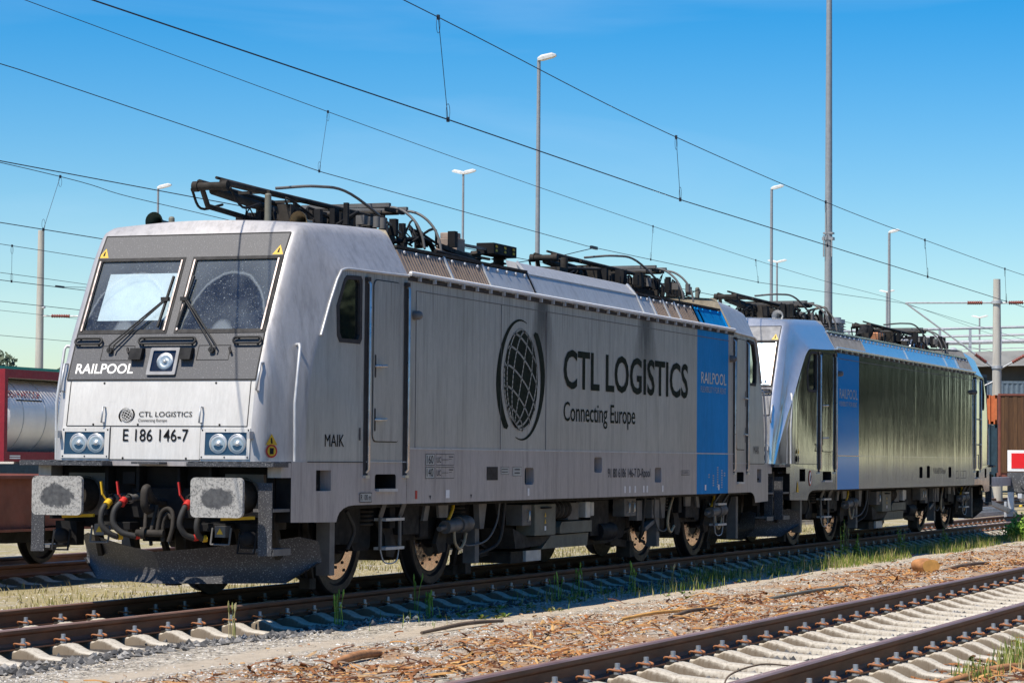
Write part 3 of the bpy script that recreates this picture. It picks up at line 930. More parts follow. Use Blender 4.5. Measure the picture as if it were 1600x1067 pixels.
def wheelset_and_bogie(par, xc, new):
    B = thing('bogie', None, None); B.parent = par
    disc = 'tan'
    for s in (-1, 1):
        for dx in (-1.3, 1.3):
            b = MB()
            b.lathe([(-.11, .2), (-.11, .655), (-.085, .66), (-.075, .63), (.03, .622), (.045, .61), (.045, .53), (.015, .51), (.012, .47)], (xc + dx, s * .765, .625), (0, s, 0), 48, 0)
            b.lathe([(.012, .47), (.022, .465), (.024, .30), (.012, .295)], (xc + dx, s * .765, .625), (0, s, 0), 48, 1)
            b.lathe([(.012, .295), (.0, .2), (.10, .19), (.13, .15), (.13, .0)], (xc + dx, s * .765, .625), (0, s, 0), 32, 0)
            for k in range(12):
                a = 2 * pi * k / 12
                for rr in (.335, .43):
                    if rr == .43 and k % 2: continue
                    c = Vector((xc + dx + rr * cos(a), s * .792, .625 + rr * sin(a)))
                    b.cyl(c - Vector((0, s * .01, 0)), c + Vector((0, s * .008, 0)), .016, 8, 0)
            b.build('wheel', ['tyre', disc], B, sharp=32)
    b = MB()
    for s in (-1, 1):
        y0, y1 = sorted((s * .92, s * 1.10))
        b.box(xc - 1.75, xc + 1.75, y0, y1, .78, .95)
        b.prism([(xc - 1.0, .95), (xc - .75, .55), (xc + .75, .55), (xc + 1.0, .95)], lambda x, z, w: (x, w, z), y0 + .01, y1 - .01)
        for dx in (-1.3, 1.3):
            b.prism(rrect(xc + dx - .24, xc + dx + .24, .47, .82, .08), lambda x, z, w: (x, w, z), min(s * .90, s * 1.08), max(s * .90, s * 1.08))
    b.box(xc - .35, xc + .35, -.9, .9, .45, .85)
    b.box(xc - 1.75, xc - 1.6, -.9, .9, .7, .9); b.box(xc + 1.6, xc + 1.75, -.9, .9, .7, .9)
    b.build('bogie_frame', 'black', B, bevel=.012)
    for s in (-1, 1):
        for dx in (-1.3, 1.3):
            b = MB()
            for k in range(5):
                b.lathe([(0, .10), (.012, .14), (.03, .14), (.042, .10)], (xc + dx + .02, s * 1.06, .73 + k * .045), (0, 0, 1), 16)
            b.build('spring', 'dark', B)
            b = MB()                                    # traction guard and brake block hanger
            q = 1 if dx < 0 else -1
            b.prism([(xc + dx + q * .24, .80), (xc + dx + q * .42, .62), (xc + dx + q * .46, .40), (xc + dx + q * .66, .38), (xc + dx + q * .74, .50), (xc + dx + q * .60, .72), (xc + dx + q * .55, .88)], lambda x, z, w: (x, w, z), min(s * 1.12, s * 1.17), max(s * 1.12, s * 1.17))
            b.build('brake_hanger', 'dark', B)
        b = MB()                                        # yaw damper
        b.cyl((xc + .62, s * 1.25, .68), (xc + 1.0, s * 1.25, .70), .075, 16)
        b.cyl((xc + 1.0, s * 1.25, .70), (xc + 1.30, s * 1.25, .71), .095, 16)
        b.lathe([(0, .10), (.05, .10)], (xc + 1.12, s * 1.25, .705), (1, 0, .03), 16)
        b.cyl((xc + .45, s * 1.25, .665), (xc + .62, s * 1.25, .68), .03, 8)
        b.build('yaw_damper', 'mid', B)
        b = MB()
        b.tube(smooth_path([(xc + .85, s * 1.27, .64), (xc + .86, s * 1.28, .50), (xc + 1.0, s * 1.28, .43), (xc + 1.16, s * 1.27, .50), (xc + 1.24, s * 1.26, .60)], 6), .018, 8)
        b.tube(smooth_path([(xc + .90, s * 1.24, .95), (xc + .80, s * 1.26, .85), (xc + .72, s * 1.25, .76)], 5), .02, 8, 1)
        b.build('hose', ['hose_tan', 'yellow'], B, each=True)
        b = MB()                                        # sand pipe brackets and guards near the rail
        for q in (-1, 1):
            b.beam((xc + q * 2.2, s * .85, .80), (xc + q * 1.92, s * .80, .14), .05, .06)
            b.box(*sorted((xc + q * 1.90, xc + q * 2.05)), *sorted((s * .72, s * .84)), .09, .20)
        b.build('sand_pipe', 'dark', B, each=True)
        b = MB()
        b.box(xc - .55, xc - .1, *sorted((s * 1.12, s * 1.24)), .62, .93)
        b.box(xc - .95, xc - .80, *sorted((s * 1.1, s * 1.26)), .70, .93)
        b.box(xc + .02, xc + .26, *sorted((s * 1.14, s * 1.2)), .58, .80)
        b.build('junction_box', 'black', B, bevel=.01, each=True)
    return B

def make_loco(name, label, x_off, new):
    L = thing(name, label, 'locomotive', (x_off, 0, 0))
    SI = 'chrome' if new else 'silver'
    LO = 'chrome' if new else 'silver_low'
    CA = 'chrome_nose' if new else 'silver_cab'
    NO = 'chrome_nose' if new else 'nose_sunlit'
    BL = 'chrome_blue' if new else 'blue'
    RF = 'chrome_nose' if new else 'roof_grey'
    mats = [SI, LO, CA, NO, BL, 'concrete_cap' if not new else 'panel_new', 'black']
    Bl = B_NEW if new else B_OLD
    b = MB()
    # --- cabs
    for end in (0, 1):
        E = (lambda p: p) if end == 0 else (lambda p: (LEN - p[0], p[1], p[2]))
        edge = {}
        for s in (-1, 1):
            rows = []
            drows = []
            for i, (a, bb) in enumerate(zip(A_OLD, Bl)):
                A = Vector((a[0], s * a[1], a[2]))
                yB = YB_NEW[i] if (new and i < len(YB_NEW)) else yb(bb[0])
                Bv = Vector((bb[0], s * yB, bb[1]))
                if i <= 8:
                    P0 = Vector((a[0], s * 1.045, a[2]))
                elif i == 9:
                    P0 = Vector((a[0] + .03, s * 1.04, a[2] + .012))
                else:
                    P0 = Vector((a[0] + .02, s * (a[1] - .12), a[2] + .018))
                d = (Bv - A)
                Q = A + d * min(0.45, 0.13 / d.length)
                row = []
                for k in range(6):
                    t = k / 5
                    row.append(P0 * (1 - t) ** 2 + A * 2 * t * (1 - t) + Q * t * t)
                for t in (.3, .6, .85, 1.0):
                    pt = Q.lerp(Bv, t)
                    if new:
                        bulge = 0.035 * sin(pi * t)
                        nrm = Vector((-.45, s * .8, .3))
                        pt = pt - nrm * bulge * (1 if i < 8 else .3)
                    row.append(pt)
                rows.append([E(tuple(p)) for p in row])
                edge.setdefault(i, {})[s] = P0
                if new and i <= 7:
                    xd = max(bb[0] + .28, [1.15, 1.12, 1.14, 1.18, 1.30, 1.50, 1.66, 1.72][i])
                    D = Vector((xd, s * yb(xd), bb[1]))
                    ctrl = Vector((Bv.x + (D.x - Bv.x) * .45, s * (yb(D.x) - .058 * 0), bb[1]))
                    ctrl.y = s * (abs(D.y) - .02 * (D.x - ctrl.x))
                    drows.append([E(tuple(Bv * (1 - t) ** 2 + ctrl * 2 * t * (1 - t) + D * t * t)) for t in (0, .2, .4, .6, .8, 1)])
            b.grid(rows, 2)
            if new:
                b.grid(drows, 0)
            # cab side wall with its openings
            side = lambda x, z: E((x, s * yb(x), z))
            if new:
                front = [(xd, z) for xd, z in zip([1.15, 1.12, 1.14, 1.18, 1.30, 1.50, 1.66, 1.72], [q[1] for q in B_NEW])] + [(q[0], q[1]) for q in B_NEW[8:]]
            else:
                front = B_OLD
            out = [(x, z) for x, z in front] + [(3.2, 1.405)]
            win = [(1.80, 3.285), (2.08, 3.295), (2.11, 3.26), (2.11, 2.68), (2.07, 2.63), (1.66, 2.63), (1.61, 2.69), (1.595, 2.98), (1.745, 3.25)]
            b.sheet(out, [win], side, 0)
            low = [(.675, 1.405), (.675, .815), (1.62, .802)] + [(1.64 + .36 * (1 - cos(radians(a))), .83 + .138 * sin(radians(a))) for a in (10, 30, 50, 70, 90)] + [(3.2, .968), (3.2, 1.405)]
            h1 = [(1.184, 1.117), (1.497, 1.117), (1.497, 1.323), (1.184, 1.323)]
            h2 = rrect(2.46, 2.944, 1.108, 1.281, .03, 2)
            b.sheet(low, [h1, h2], side, 1)
            for h, dp, mm in ((h1, .12, 1), (h2, .30, 6)):
                b.walls(h, lambda x, z, w: E((x, s * (yb(x) - w), z)), 0, dp, mm)
                b.sheet(h, [], lambda x, z: E((x, s * (yb(x) - dp), z)), 6)
            b.walls(win, lambda x, z, w: E((x, s * (yb(x) - w), z)), 0, .03, 6)
            # return of the skirt at the front
            b.add([E(p) for p in ((.675, s * yb(.675), .815), (.675, s * yb(.675), 1.405), (.675, s * 1.18, 1.405), (.675, s * 1.18, .815))], [(0, 1, 2, 3)], 6)
            b.add([E(p) for p in ((.675, s * 1.345, 1.405), (1.3, s * 1.38, 1.405), (1.3, s * 1.0, 1.405), (.40, s * 1.0, 1.405), (.40, s * 1.1, 1.405))], [(0, 1, 2, 3, 4)], 1)
        # front below the dark panel, and the crown of the cab roof
        b.grid([[E((A_OLD[i][0], y, A_OLD[i][2])) for y in (-1.045, -.5, 0, .5, 1.045)] for i in (0, 1, 2)], 3, False)
        rr = []
        for i in range(8, 14):
            pl, pr_ = edge[i][1], edge[i][-1]
            row = []
            for k in range(9):
                t = k / 8
                p = pl.lerp(pr_, t); p.z += .05 * sin(pi * t) * min(1, (i - 8) / 2)
                row.append(E(tuple(p)))
            rr.append(row)
        b.grid(rr, 2)
        # end face of the cab roof, towards the roof well
        prof = [(-1.4885, 3.385), (-1.22, 3.88), (-1.1, 3.90), (0, 3.95), (1.1, 3.90), (1.22, 3.88), (1.4885, 3.385)]
        b.add([E((3.2, y, z)) for y, z in prof], [tuple(range(7))], 5)
    # --- machine room sides
    sx0, sx1 = (3.32, 4.93) if new else (13.82, 15.43)
    for s in (-1, 1):
        side = lambda x, z: (x, s * 1.4885, z)
        lside = lambda x, z: (x, s * 1.4915, z)
        cuts = sorted([3.2, sx0, sx1, LEN - 3.2])
        holes = [(6.77, 7.08, 1.146, 1.348), (11.84, 12.14, 1.146, 1.348), (9.30, 9.61, 1.286, 1.483)]
        if new: holes = [(10.05, 10.35, 1.14, 1.36), (10.75, 11.05, 1.14, 1.38), (12.9, 13.2, 1.14, 1.36)]
        for c0, c1 in zip(cuts, cuts[1:]):
            stripe = abs(c0 - sx0) < 1e-6
            hs = [rrect(*h, .04, 3) for h in holes if c0 < h[0] < c1]
            b.sheet([(c0, .968), (c1, .968), (c1, 1.553), (c0, 1.553)], hs, lside, 4 if stripe else 1)
            b.sheet([(c0, 1.553), (c1, 1.553), (c1, 3.385), (c0, 3.385)], [], side, 4 if stripe else 0)
            for h in hs:
                b.walls(h, lambda x, z, w: (x, s * (1.4915 - w), z), 0, .10, 1)
                b.sheet(h, [], lambda x, z: (x, s * 1.39, z), 6 if hs.index(h) == 0 or new else 1)
    # --- floor of the roof well and underside
    b.box(3.2, LEN - 3.2, -1.2, 1.2, 3.50, 3.55, 6)
    b.box(.9, LEN - .9, -1.33, 1.33, .93, 1.0, 6)
    body = b.build('body_shell', mats, L, sharp=28, weld=True)

    # --- cab glazing, doors, handrails on both sides
    for end in (0, 1):
        E = (lambda x, y, z: (x, y, z)) if end == 0 else (lambda x, y, z: (LEN - x, y, z))
        for s in (-1, 1):
            S = lambda x, z, w=0.0: E(x, s * (yb(x) + w), z)
            win = [(1.80, 3.285), (2.08, 3.295), (2.11, 3.26), (2.11, 2.68), (2.07, 2.63), (1.66, 2.63), (1.61, 2.69), (1.595, 2.98), (1.745, 3.25)]
            ww = thing('side_window', None, None); ww.parent = L
            MB().sheet(win, [], lambda x, z: S(x, z, -.022)).build('pane', 'side_glass', ww)
            cx_, cz_ = 1.86, 2.96
            big = [(cx_ + (x - cx_) * 1.08, cz_ + (z - cz_) * 1.05) for x, z in win]
            sm_ = [(cx_ + (x - cx_) * .86, cz_ + (z - cz_) * .92) for x, z in win]
            q = MB().sheet(big, [sm_], lambda x, z: S(x, z, .006))
            q.walls(big, S, 0.0, .006); q.walls(sm_, S, -.02, .006)
            q.build('rubber_seal', 'seam', ww)
            d = thing('cab_door', None, None); d.parent = L
            o = rrect(2.39, 3.0, 1.625, 3.29, .07)
            o2 = rrect(2.378, 3.012, 1.613, 3.302, .08)
            MB().sheet(o2, [], lambda x, z: S(x, z, .003)).build('door_gap', 'seam', d)
            q = MB(); q.prism(o, S, .0, .012); q.build('door_leaf', SI, d, bevel=.004)
            for hz in (2.40, 1.845):
                q = MB()
                q.sheet(rrect(2.405, 2.44, hz - .12, hz + .12, .015), [], lambda x, z: S(x, z, .014), 1)
                q.tube([S(2.43, hz, .0), S(2.43, hz, .05), S(2.60, hz + .005, .055)], .014, 8)
                q.build('handle', ['steel', 'seam'], d, each=True)
            for hx in (2.24, 3.15):
                q = MB()
                q.sheet([(hx - .05, 1.27), (hx + .05, 1.27), (hx + .05, 3.31), (hx - .05, 3.31)], [], lambda x, z: S(x, z, .004), 1)
                q.tube([S(hx + .02, 1.30, .0), S(hx + .02, 1.33, .03), S(hx + .02, 3.24, .03), S(hx + .02, 3.27, 0)], .016, 8)
                q.box(*sorted((E(hx - .05, 0, 0)[0], E(hx + .05, 0, 0)[0])), *sorted((s * (yb(hx) - .01), s * (yb(hx) + .03))), 1.24, 1.27)
                q.box(*sorted((E(hx - .045, 0, 0)[0], E(hx + .03, 0, 0)[0])), *sorted((s * (yb(hx) - .01), s * (yb(hx) + .035))), 3.27, 3.31, 1)
                q.build('door_handrail', ['steel', 'seam'], L)
            q = MB()                                    # foothold below the door
            q.beam(S(2.50, 1.115, -.02), S(2.94, 1.115, -.02), .10, .03)
            q.build('foothold', 'galv', L)
            q = MB()                                    # marker lamp behind the door
            q.lathe([(0, .05), (.06, .05), (.09, .035), (.1, 0)], S(3.36, 2.975, 0), (0, s, 0), 12)
            q.build('door_lamp', 'mid', L)
            q = MB()                                    # raised edging between door surround and nose
            if not new:
                pts = [S(x, z, .008) for x, z in B_OLD[4:]]
                q.tube(pts, .014, 6)
                q.beam(S(2.25, 1.41, .006), S(3.2, 1.41, .006), .01, .01)
                q.build('edge_trim', 'galv', L, each=True)
            q = MB()                                    # socket in the skirt recess
            q.lathe([(0, .07), (.03, .07), (.05, .04), (.06, 0)], S(1.24, 1.22, -.12), (0, s, 0), 12)
            q.box(*sorted((E(1.2, 0, 0)[0], E(1.30, 0, 0)[0])), *sorted((s * (yb(1.2) - .10), s * (yb(1.2) - .03))), 1.15, 1.18)
            q.build('socket', 'black', L)
            q = MB()                                    # ladder below the door
            for x in (3.0, 3.50):
                q.beam(S(x, .485, -.20), S(x, .83, -.20), .05, .02)
                q.beam(S(x, .83, -.20), S(x - .07, .97, -.12), .05, .02)
            q.build('ladder', 'mid', L)
            for z in (.80, .495):
                MB().beam(S(3.01, z, -.21), S(3.49, z, -.21), .14, .03).build('ladder_step', 'galv', L)
            q = MB()
            q.tube(smooth_path([S(3.0, .485, -.2), S(3.08, .36, -.2), S(3.25, .33, -.2), S(3.42, .36, -.2), S(3.48, .485, -.2)], 4), .008, 6)
            q.build('ladder_cable', 'galv', L)
            q = MB()                                    # seams on the cab side
            for x0_, z0_, x1_, z1_ in ((1.0, 1.405, 2.18, 1.405),):
                q.beam(S(x0_, z0_, .001), S(x1_, z1_, .001), .01, .008)
            q.build('seam', 'seam', L)
            # big handrail on the nose flank
            q = MB()
            q.tube([E(.97, s * 1.22, 2.56), E(.90, s * 1.31, 2.56), E(.885, s * 1.325, 2.53), E(.76, s * 1.335, 1.98), E(.77, s * 1.335, 1.41)], .016, 8)
            q.build('nose_handrail', 'galv', L)
            # corner step: front plate, two treads, inner web
            q = MB()
            q.box(*sorted((E(.295, 0, 0)[0], E(.31, 0, 0)[0])), *sorted((s * 1.18, s * 1.325)), .50, 1.20)
            q.build('step_plate', 'plough', L)
            for z in (.95, .565):
                MB().box(*sorted((E(.31, 0, 0)[0], E(.70, 0, 0)[0])), *sorted((s * 1.12, s * 1.335)), z - .03, z).build('step_tread', 'mid', L)
            q = MB()
            q.box(*sorted((E(.31, 0, 0)[0], E(.70, 0, 0)[0])), *sorted((s * 1.328, s * 1.337)), .50, .56)
            q.build('step_bracket', 'mid', L, each=True)

    # --- both ends: front panel, windscreens, lamps, buffers, plough
    for end in (0, 1):
        E = (lambda x, y, z: (x, y, z)) if end == 0 else (lambda x, y, z: (LEN - x, -y, z))
        F = lambda y, z, w=0.0: E(xf(z) - w, y, z)
        d = E(1, 0, 0)[0] - E(0, 0, 0)[0]
        pane_y = ((.06, 1.02), (-1.02, -.06))
        b = MB()
        b.sheet([(-1.045, 2.203), (1.045, 2.203), (1.045, 2.40), (-1.045, 2.40)], [], lambda y, z: F(y, z, .004))
        b.sheet([(-1.045, 2.40), (1.045, 2.40), (1.045, 2.665), (-1.045, 2.665)], [], lambda y, z: F(y, z, .004))
        b.sheet([(-1.045, 2.665), (1.045, 2.665), (1.045, 3.456), (-1.045, 3.456)], [[(a, 2.69), (c, 2.69), (c, 3.44), (a, 3.44)] for a, c in pane_y], lambda y, z: F(y, z, .004))
        b.sheet([(-1.045, 3.456), (1.045, 3.456), (1.045, 3.70), (-1.045, 3.70)], [], lambda y, z: F(y, z, .004))
        b.build('front_panel', 'panel_new' if new else 'panel', L)
        q = MB()
        q.beam(F(-1.045, 2.203, .006), F(1.045, 2.203, .006), .006, .014)
        q.beam(F(-1.045, 3.70, .006), F(1.045, 3.70, .006), .006, .012)
        for y in (-1.045, 1.045):
            for z0_, z1_ in ((2.203, 2.665), (2.665, 3.456), (3.456, 3.70)):
                q.beam(F(y, z0_, .004), F(y, z1_, .004), .012, .008)
        q.build('seam', 'seam', L)
        for k, (a, c) in enumerate(pane_y):
            w = thing('windscreen', None, None); w.parent = L
            q = MB(); q.sheet([(a, 2.69), (c, 2.69), (c, 3.44), (a, 3.44)], [], lambda y, z: F(y, z, -.012))
            q.build('pane', 'windscreen_new' if new else 'windscreen', w)
            q = MB()
            ins = .03
            q.sheet([(a - .02, 2.67), (c + .02, 2.67), (c + .02, 3.46), (a - .02, 3.46)], [[(a + ins, 2.69 + .02), (c - ins, 2.69 + .02), (c - ins, 3.44 - .012), (a + ins, 3.44 - .012)]], lambda y, z: F(y, z, .010))
            q.build('rubber_seal', 'seam', w)
            q = MB()
            for y in (a + .012, c - .012):
                q.beam(F(y, 2.70, .018), F(y, 3.43, .018), .016, .012)
            q.build('trim_strip', 'trim', w)
        # cab interior: desk, back wall, sunblind, seat
        q = MB()
        q.box(*sorted((E(.72, 0, 0)[0], E(1.25, 0, 0)[0])), -1.0, 1.0, 2.50, 2.58)
        q.box(*sorted((E(2.2, 0, 0)[0], E(2.25, 0, 0)[0])), -1.1, 1.1, 1.5, 3.75)
        q.box(*sorted((E(1.5, 0, 0)[0], E(2.0, 0, 0)[0])), -.85, -.35, 1.9, 2.9)
        q.build('cab_interior', 'cab_inside', L)
        q = MB()
        q.prism(rrect(-.78, -.32, 2.1, 2.95, .10), lambda y, z, w: E(1.62 + w + .12 * (z - 2.1), y, z), 0, .12)
        q.prism(rrect(-.68, -.42, 2.98, 3.18, .07), lambda y, z, w: E(1.74 + w, y, z), 0, .08)
        q.build('driver_seat', 'seat', L, bevel=.02)
        q = MB()
        for y0_, y1_ in ((-.9, -.72), (-.62, -.30), (-.2, .1), (.25, .5), (.6, .9)):
            q.prism([(y0_, 2.56), (y1_, 2.56), (y1_, 2.70), (y0_, 2.70)], lambda y, z, w: E(1.02 + w + .5 * (z - 2.56), y, z), 0, .03)
        q.build('desk_display', 'seam_soft', L, each=True)
        q = MB()
        q.box(*sorted((E(1.25, 0, 0)[0], E(1.95, 0, 0)[0])), -1.0, 1.0, 3.60, 3.64)
        q.build('cab_ceiling', 'roof_grey', L)
        q = MB()
        blind = lambda y, z, w: F(y, z, -.09 - w)
        q.prism([(.13, 2.81), (.92, 2.81), (.915, 3.30), (.135, 3.30)], blind, 0, .012)
        q.build('sunblind', 'cloth', L)
        # wipers
        for sg, yb0, yj in ((1, .62, .133), (-1, -.515, -.085)):
            w = thing('windscreen_wiper', None, None); w.parent = L
            q = MB()
            q.cyl(F(yb0, 2.50, -.01), F(yb0, 2.50, .05), .03, 10)
            for dy in (0, .05):
                q.tube([F(yb0 - dy, 2.50, .05), F(yb0 - dy, 2.55, .065), F(yj + .0 - dy * .4, 3.02, .05)], .0085, 6)
            q.box(*sorted((E(xf(3.02) - .07, 0, 0)[0], E(xf(3.02) - .02, 0, 0)[0])), *sorted((E(0, yj - .04, 0)[1], E(0, yj + .04, 0)[1])), 3.0, 3.04)
            q.build('arm', 'rubber', w)
            q = MB()
            dy = -.02 if sg > 0 else -.03
            q.beam(F(yj + .012, 2.735, .028), F(yj + dy, 3.256, .028), .02, .025)
            q.build('blade', 'rubber', w)
            q = MB()
            y0_, y1_ = (yb0 - .26, yb0 + .10) if sg > 0 else (yb0 - .19, yb0 + .16)
            for y, z, y2, z2 in ((y0_, 2.40, y1_, 2.40), (y0_, 2.545, y1_, 2.545), (y0_, 2.40, y0_, 2.545), (y1_, 2.40, y1_, 2.545)):
                q.beam(F(y, z, .0045), F(y2, z2, .0045), .006, .006)
            q.tube([F(yb0 - .18, 2.52, 0), F(yb0 - .19, 2.515, .03), F(yb0 - .22, 2.47, .035)], .012, 6)
            q.build('service_hatch', 'seam', L)
        # slot handles under the windscreens
        for y0_, y1_ in ((.735, 1.035), (-.315, .315), (-1.035, -.735)):
            q = MB()
            ring = rrect(y0_, y1_, 2.565, 2.625, .028, 4)
            q.tube([F(y, z, .035) for y, z in ring + ring[:1]], .012, 6, cap=False)
            for y in (y0_ + .04, y1_ - .04):
                q.cyl(F(y, 2.565, -.01), F(y, 2.565, .035), .012, 6)
                q.cyl(F(y, 2.625, -.01), F(y, 2.625, .035), .012, 6)
            q.build('grab_bar', 'rubber', L)
        # headlamp in the middle and its two small blocks
        h = thing('headlight', None, None); h.parent = L
        q = MB(); q.sheet(rrect(-.162, .160, 2.252, 2.525, .012, 2), [rrect(-.128, .126, 2.285, 2.495, .01, 2)], lambda y, z: F(y, z, .03))
        q.walls(rrect(-.162, .160, 2.252, 2.525, .012, 2), F, 0, .03); q.walls(rrect(-.128, .126, 2.285, 2.495, .01, 2), F, .006, .03)
        q.build('lamp_frame', 'lamp_frame', h)
        MB().sheet(rrect(-.13, .128, 2.282, 2.497, .01, 2), [], lambda y, z: F(y, z, .008)).build('lamp_backing', 'black', h)
        q = MB(); q.lathe([(0, .092), (.014, .088), (.004, .05), (-.002, 0.02), (.02, .016), (.024, 0)], F(-.02, 2.385, .012), (-d, 0, .3), 24)
        q.build('reflector', 'reflector', h)
        MB().sheet(rrect(-.13, .128, 2.282, 2.497, .01, 2), [], lambda y, z: F(y, z, .026)).build('lamp_cover', 'lamp_glass', h)
        for y0_, y1_ in ((.235, .37), (-.315, -.185)):
            q = MB(); zc, w_ = 2.462, .055
            q.prism([(y0_, 2.405), (y1_, 2.405), (y1_, 2.52), (y0_, 2.52)], F, .0, .075)
            q.build('camera_box', 'black', L, bevel=.006)
        # nose cover lines, number plate panel
        q = MB()
        lines = [(-1.0, 2.19, -1.0, 1.745), (1.0, 2.19, 1.0, 1.745), (-1.0, 1.745, 1.0, 1.745), (.50, 1.745, .50, 1.41), (-.50, 1.745, -.50, 1.41), (-.5, 1.415, .5, 1.415)]
        for y, z, y2, z2 in lines:
            q.beam(F(y, z, .001), F(y2, z2, .001), .007, .008)
        for y, z in [(.62, 2.17), (-.62, 2.17), (.35, 1.43), (-.35, 1.43), (.2, 1.76), (-.7, 1.76), (.7, 1.76)]:
            q.lathe([(0, .012), (.006, .010), (.007, 0)], F(y, z, 0), (-d, 0, 0), 8)
        q.build('seam', 'seam', L)
        for s in (1, -1):
            h = thing('headlight', None, None); h.parent = L
            q = MB()
            y0_, y1_ = sorted((s * .505, s * 1.043)); g0, g1 = sorted((s * .556, s * 1.01))
            fr_o = [(y0_, 1.427), (y1_, 1.427), (y1_, 1.727), (y0_, 1.727)]; fr_i = [(g0, 1.463), (g1, 1.463), (g1, 1.686), (g0, 1.686)]
            q.sheet(fr_o, [fr_i], lambda y, z: F(y, z, .014)); q.walls(fr_o, F, 0, .014); q.walls(fr_i, F, .002, .014)
            for y in (y0_ + .02, (y0_ + y1_) / 2, y1_ - .02):
                for z in (1.445, 1.708):
                    q.lathe([(0, .009), (.005, .007), (.006, 0)], F(y, z, .014), (-d, 0, 0), 8, 1)
            q.build('lamp_frame', [NO, 'seam'], h)
            MB().sheet(fr_i, [], lambda y, z: F(y, z, .003)).build('lamp_backing', 'cab_inside', h)
            for yy in ((.85, .655) if s > 0 else (-.70, -.905)):
                q = MB(); q.lathe([(0, .088), (.012, .086), (.0, .055), (-.0, .028), (.012, .022), (.016, 0)], F(yy, 1.575, .004), (-d, 0, 0), 28)
                q.lathe([(0, .098), (.014, .095), (.014, .086)], F(yy, 1.575, .003), (-d, 0, 0), 28)
                q.build('reflector', 'reflector', h)
            MB().sheet([(g0 + .002, 1.465), (g1 - .002, 1.465), (g1 - .002, 1.684), (g0 + .002, 1.684)], [], lambda y, z: F(y, z, .012)).build('lamp_cover', 'lamp_glass', h)
            q = MB(); q.beam(F(s * 1.06, 1.66, .0), F(s * 1.06, 1.66, .09), .03, .07); q.build('lamp_bracket', 'roof_grey', L)
            q = MB()                                    # small rail at the nose edge
            q.tube([F(s * 1.085, 2.37, -.02), F(s * 1.09, 2.365, .05), F(s * 1.085, 2.10, .05), F(s * 1.08, 2.085, -.02)], .013, 8)
            q.build('grab_rail', 'galv', L)
            q = MB()                                    # grab iron on the nose cover
            yy = .583 if s > 0 else -.50
            q.tube([F(yy, 1.93, -.01), F(yy, 1.935, .05), F(yy, 1.78, .05), F(yy, 1.777, -.01)], .010, 8)
            q.build('grab_iron', 'galv', L)
            q = MB()                                    # warning triangle on the dark panel
            yy = 1.0 if s > 0 else -.975
            q.sheet([(yy - .06, 3.468), (yy + .06, 3.468), (yy, 3.57)], [], lambda y, z: F(y, z, .006))
            q.sheet([(yy - .012, 3.49), (yy + .012, 3.49), (yy + .004, 3.535), (yy - .006, 3.535)], [], lambda y, z: F(y, z, .008), 1)
            q.build('warning_sign', ['yellow', 'black'], L)
            # platforms over the buffers
            q = MB()
            ya, yc_ = sorted((s * .46, s * 1.40))
            q.box(*sorted((E(.17, 0, 0)[0], E(.50, 0, 0)[0])), ya, yc_, 1.352, 1.398)
            for k in range(9):
                yk = ya + (yc_ - ya) * (k + .5) / 9
                q.box(*sorted((E(.165, 0, 0)[0], E(.49, 0, 0)[0])), yk - .03, yk + .03, 1.398, 1.404)
            q.build('platform_step', 'plough', L, bevel=.006)
            # buffer
            u = thing('buffer', None, None); u.parent = L
            q = MB()
            yc = s * .875
            q.cyl(E(.05, yc, 1.06), E(.34, yc, 1.06), .125, 24)
            q.cyl(E(.30, yc, 1.06), E(.66, yc, 1.06), .165, 24, 1)
            q.lathe([(0, .19), (.05, .19)], E(.52, yc, 1.06), (1, 0, 0), 24)
            q.box(*sorted((E(.60, 0, 0)[0], E(.66, 0, 0)[0])), yc - .21, yc + .21, .86, 1.28)
            q.build('buffer_sleeve', ['mid', 'dark'], u, sharp=40)
            q = MB()
            out = rrect(yc - .279, yc + .279, .868, 1.250, .05, 4)
            def BP(y, z, w): return E(.0 + w + .10 * ((y - yc) ** 2 + (z - 1.06) ** 2) * (1 if w < .03 else 0), y, z)
            q.prism(out, BP, 0.0, .05)
            q.build('buffer_plate', buffer_mat, u, bevel=.006)
            q = MB()
            q.beam(E(.22, yc + .05, .850), E(.22, yc - .30, .866), .035, .03)
            q.build('coupling_handle', 'yellow', L)
        # small plate above the coupling
        q = MB(); q.box(*sorted((E(.20, 0, 0)[0], E(.40, 0, 0)[0])), -.15, .16, 1.372, 1.395); q.build('platform_step', 'plough', L)
        q = MB()
        q.box(*sorted((E(.36, 0, 0)[0], E(.42, 0, 0)[0])), -1.09, 1.09, 1.355, 1.402)
        for s in (-1, 1):
            q.box(*sorted((E(.45, 0, 0)[0], E(.67, 0, 0)[0])), *sorted((s * 1.20, s * 1.345)), 1.25, 1.395)
        q.build('nose_sill', LO, L, each=True)
        # headstock and brackets
        q = MB()
        q.box(*sorted((E(.66, 0, 0)[0], E(.95, 0, 0)[0])), -1.17, 1.17, .74, 1.35)
        q.box(*sorted((E(.58, 0, 0)[0], E(.66, 0, 0)[0])), -.36, .36, .84, 1.14)
        for y in (-.55, -.2, .25, .6):
            q.box(*sorted((E(.50, 0, 0)[0], E(.70, 0, 0)[0])), y - .02, y + .02, 1.10, 1.35)
        q.box(*sorted((E(.45, 0, 0)[0], E(.66, 0, 0)[0])), -.75, -.45, .72, .80); q.box(*sorted((E(.45, 0, 0)[0], E(.66, 0, 0)[0])), .3, .62, .72, .80)
        q.box(*sorted((E(.5, 0, 0)[0], E(.62, 0, 0)[0])), .28, .42, 1.17, 1.30)
        q.build('headstock', 'black', L, bevel=.008)
        # coupling hook and screw coupling
        q = MB()
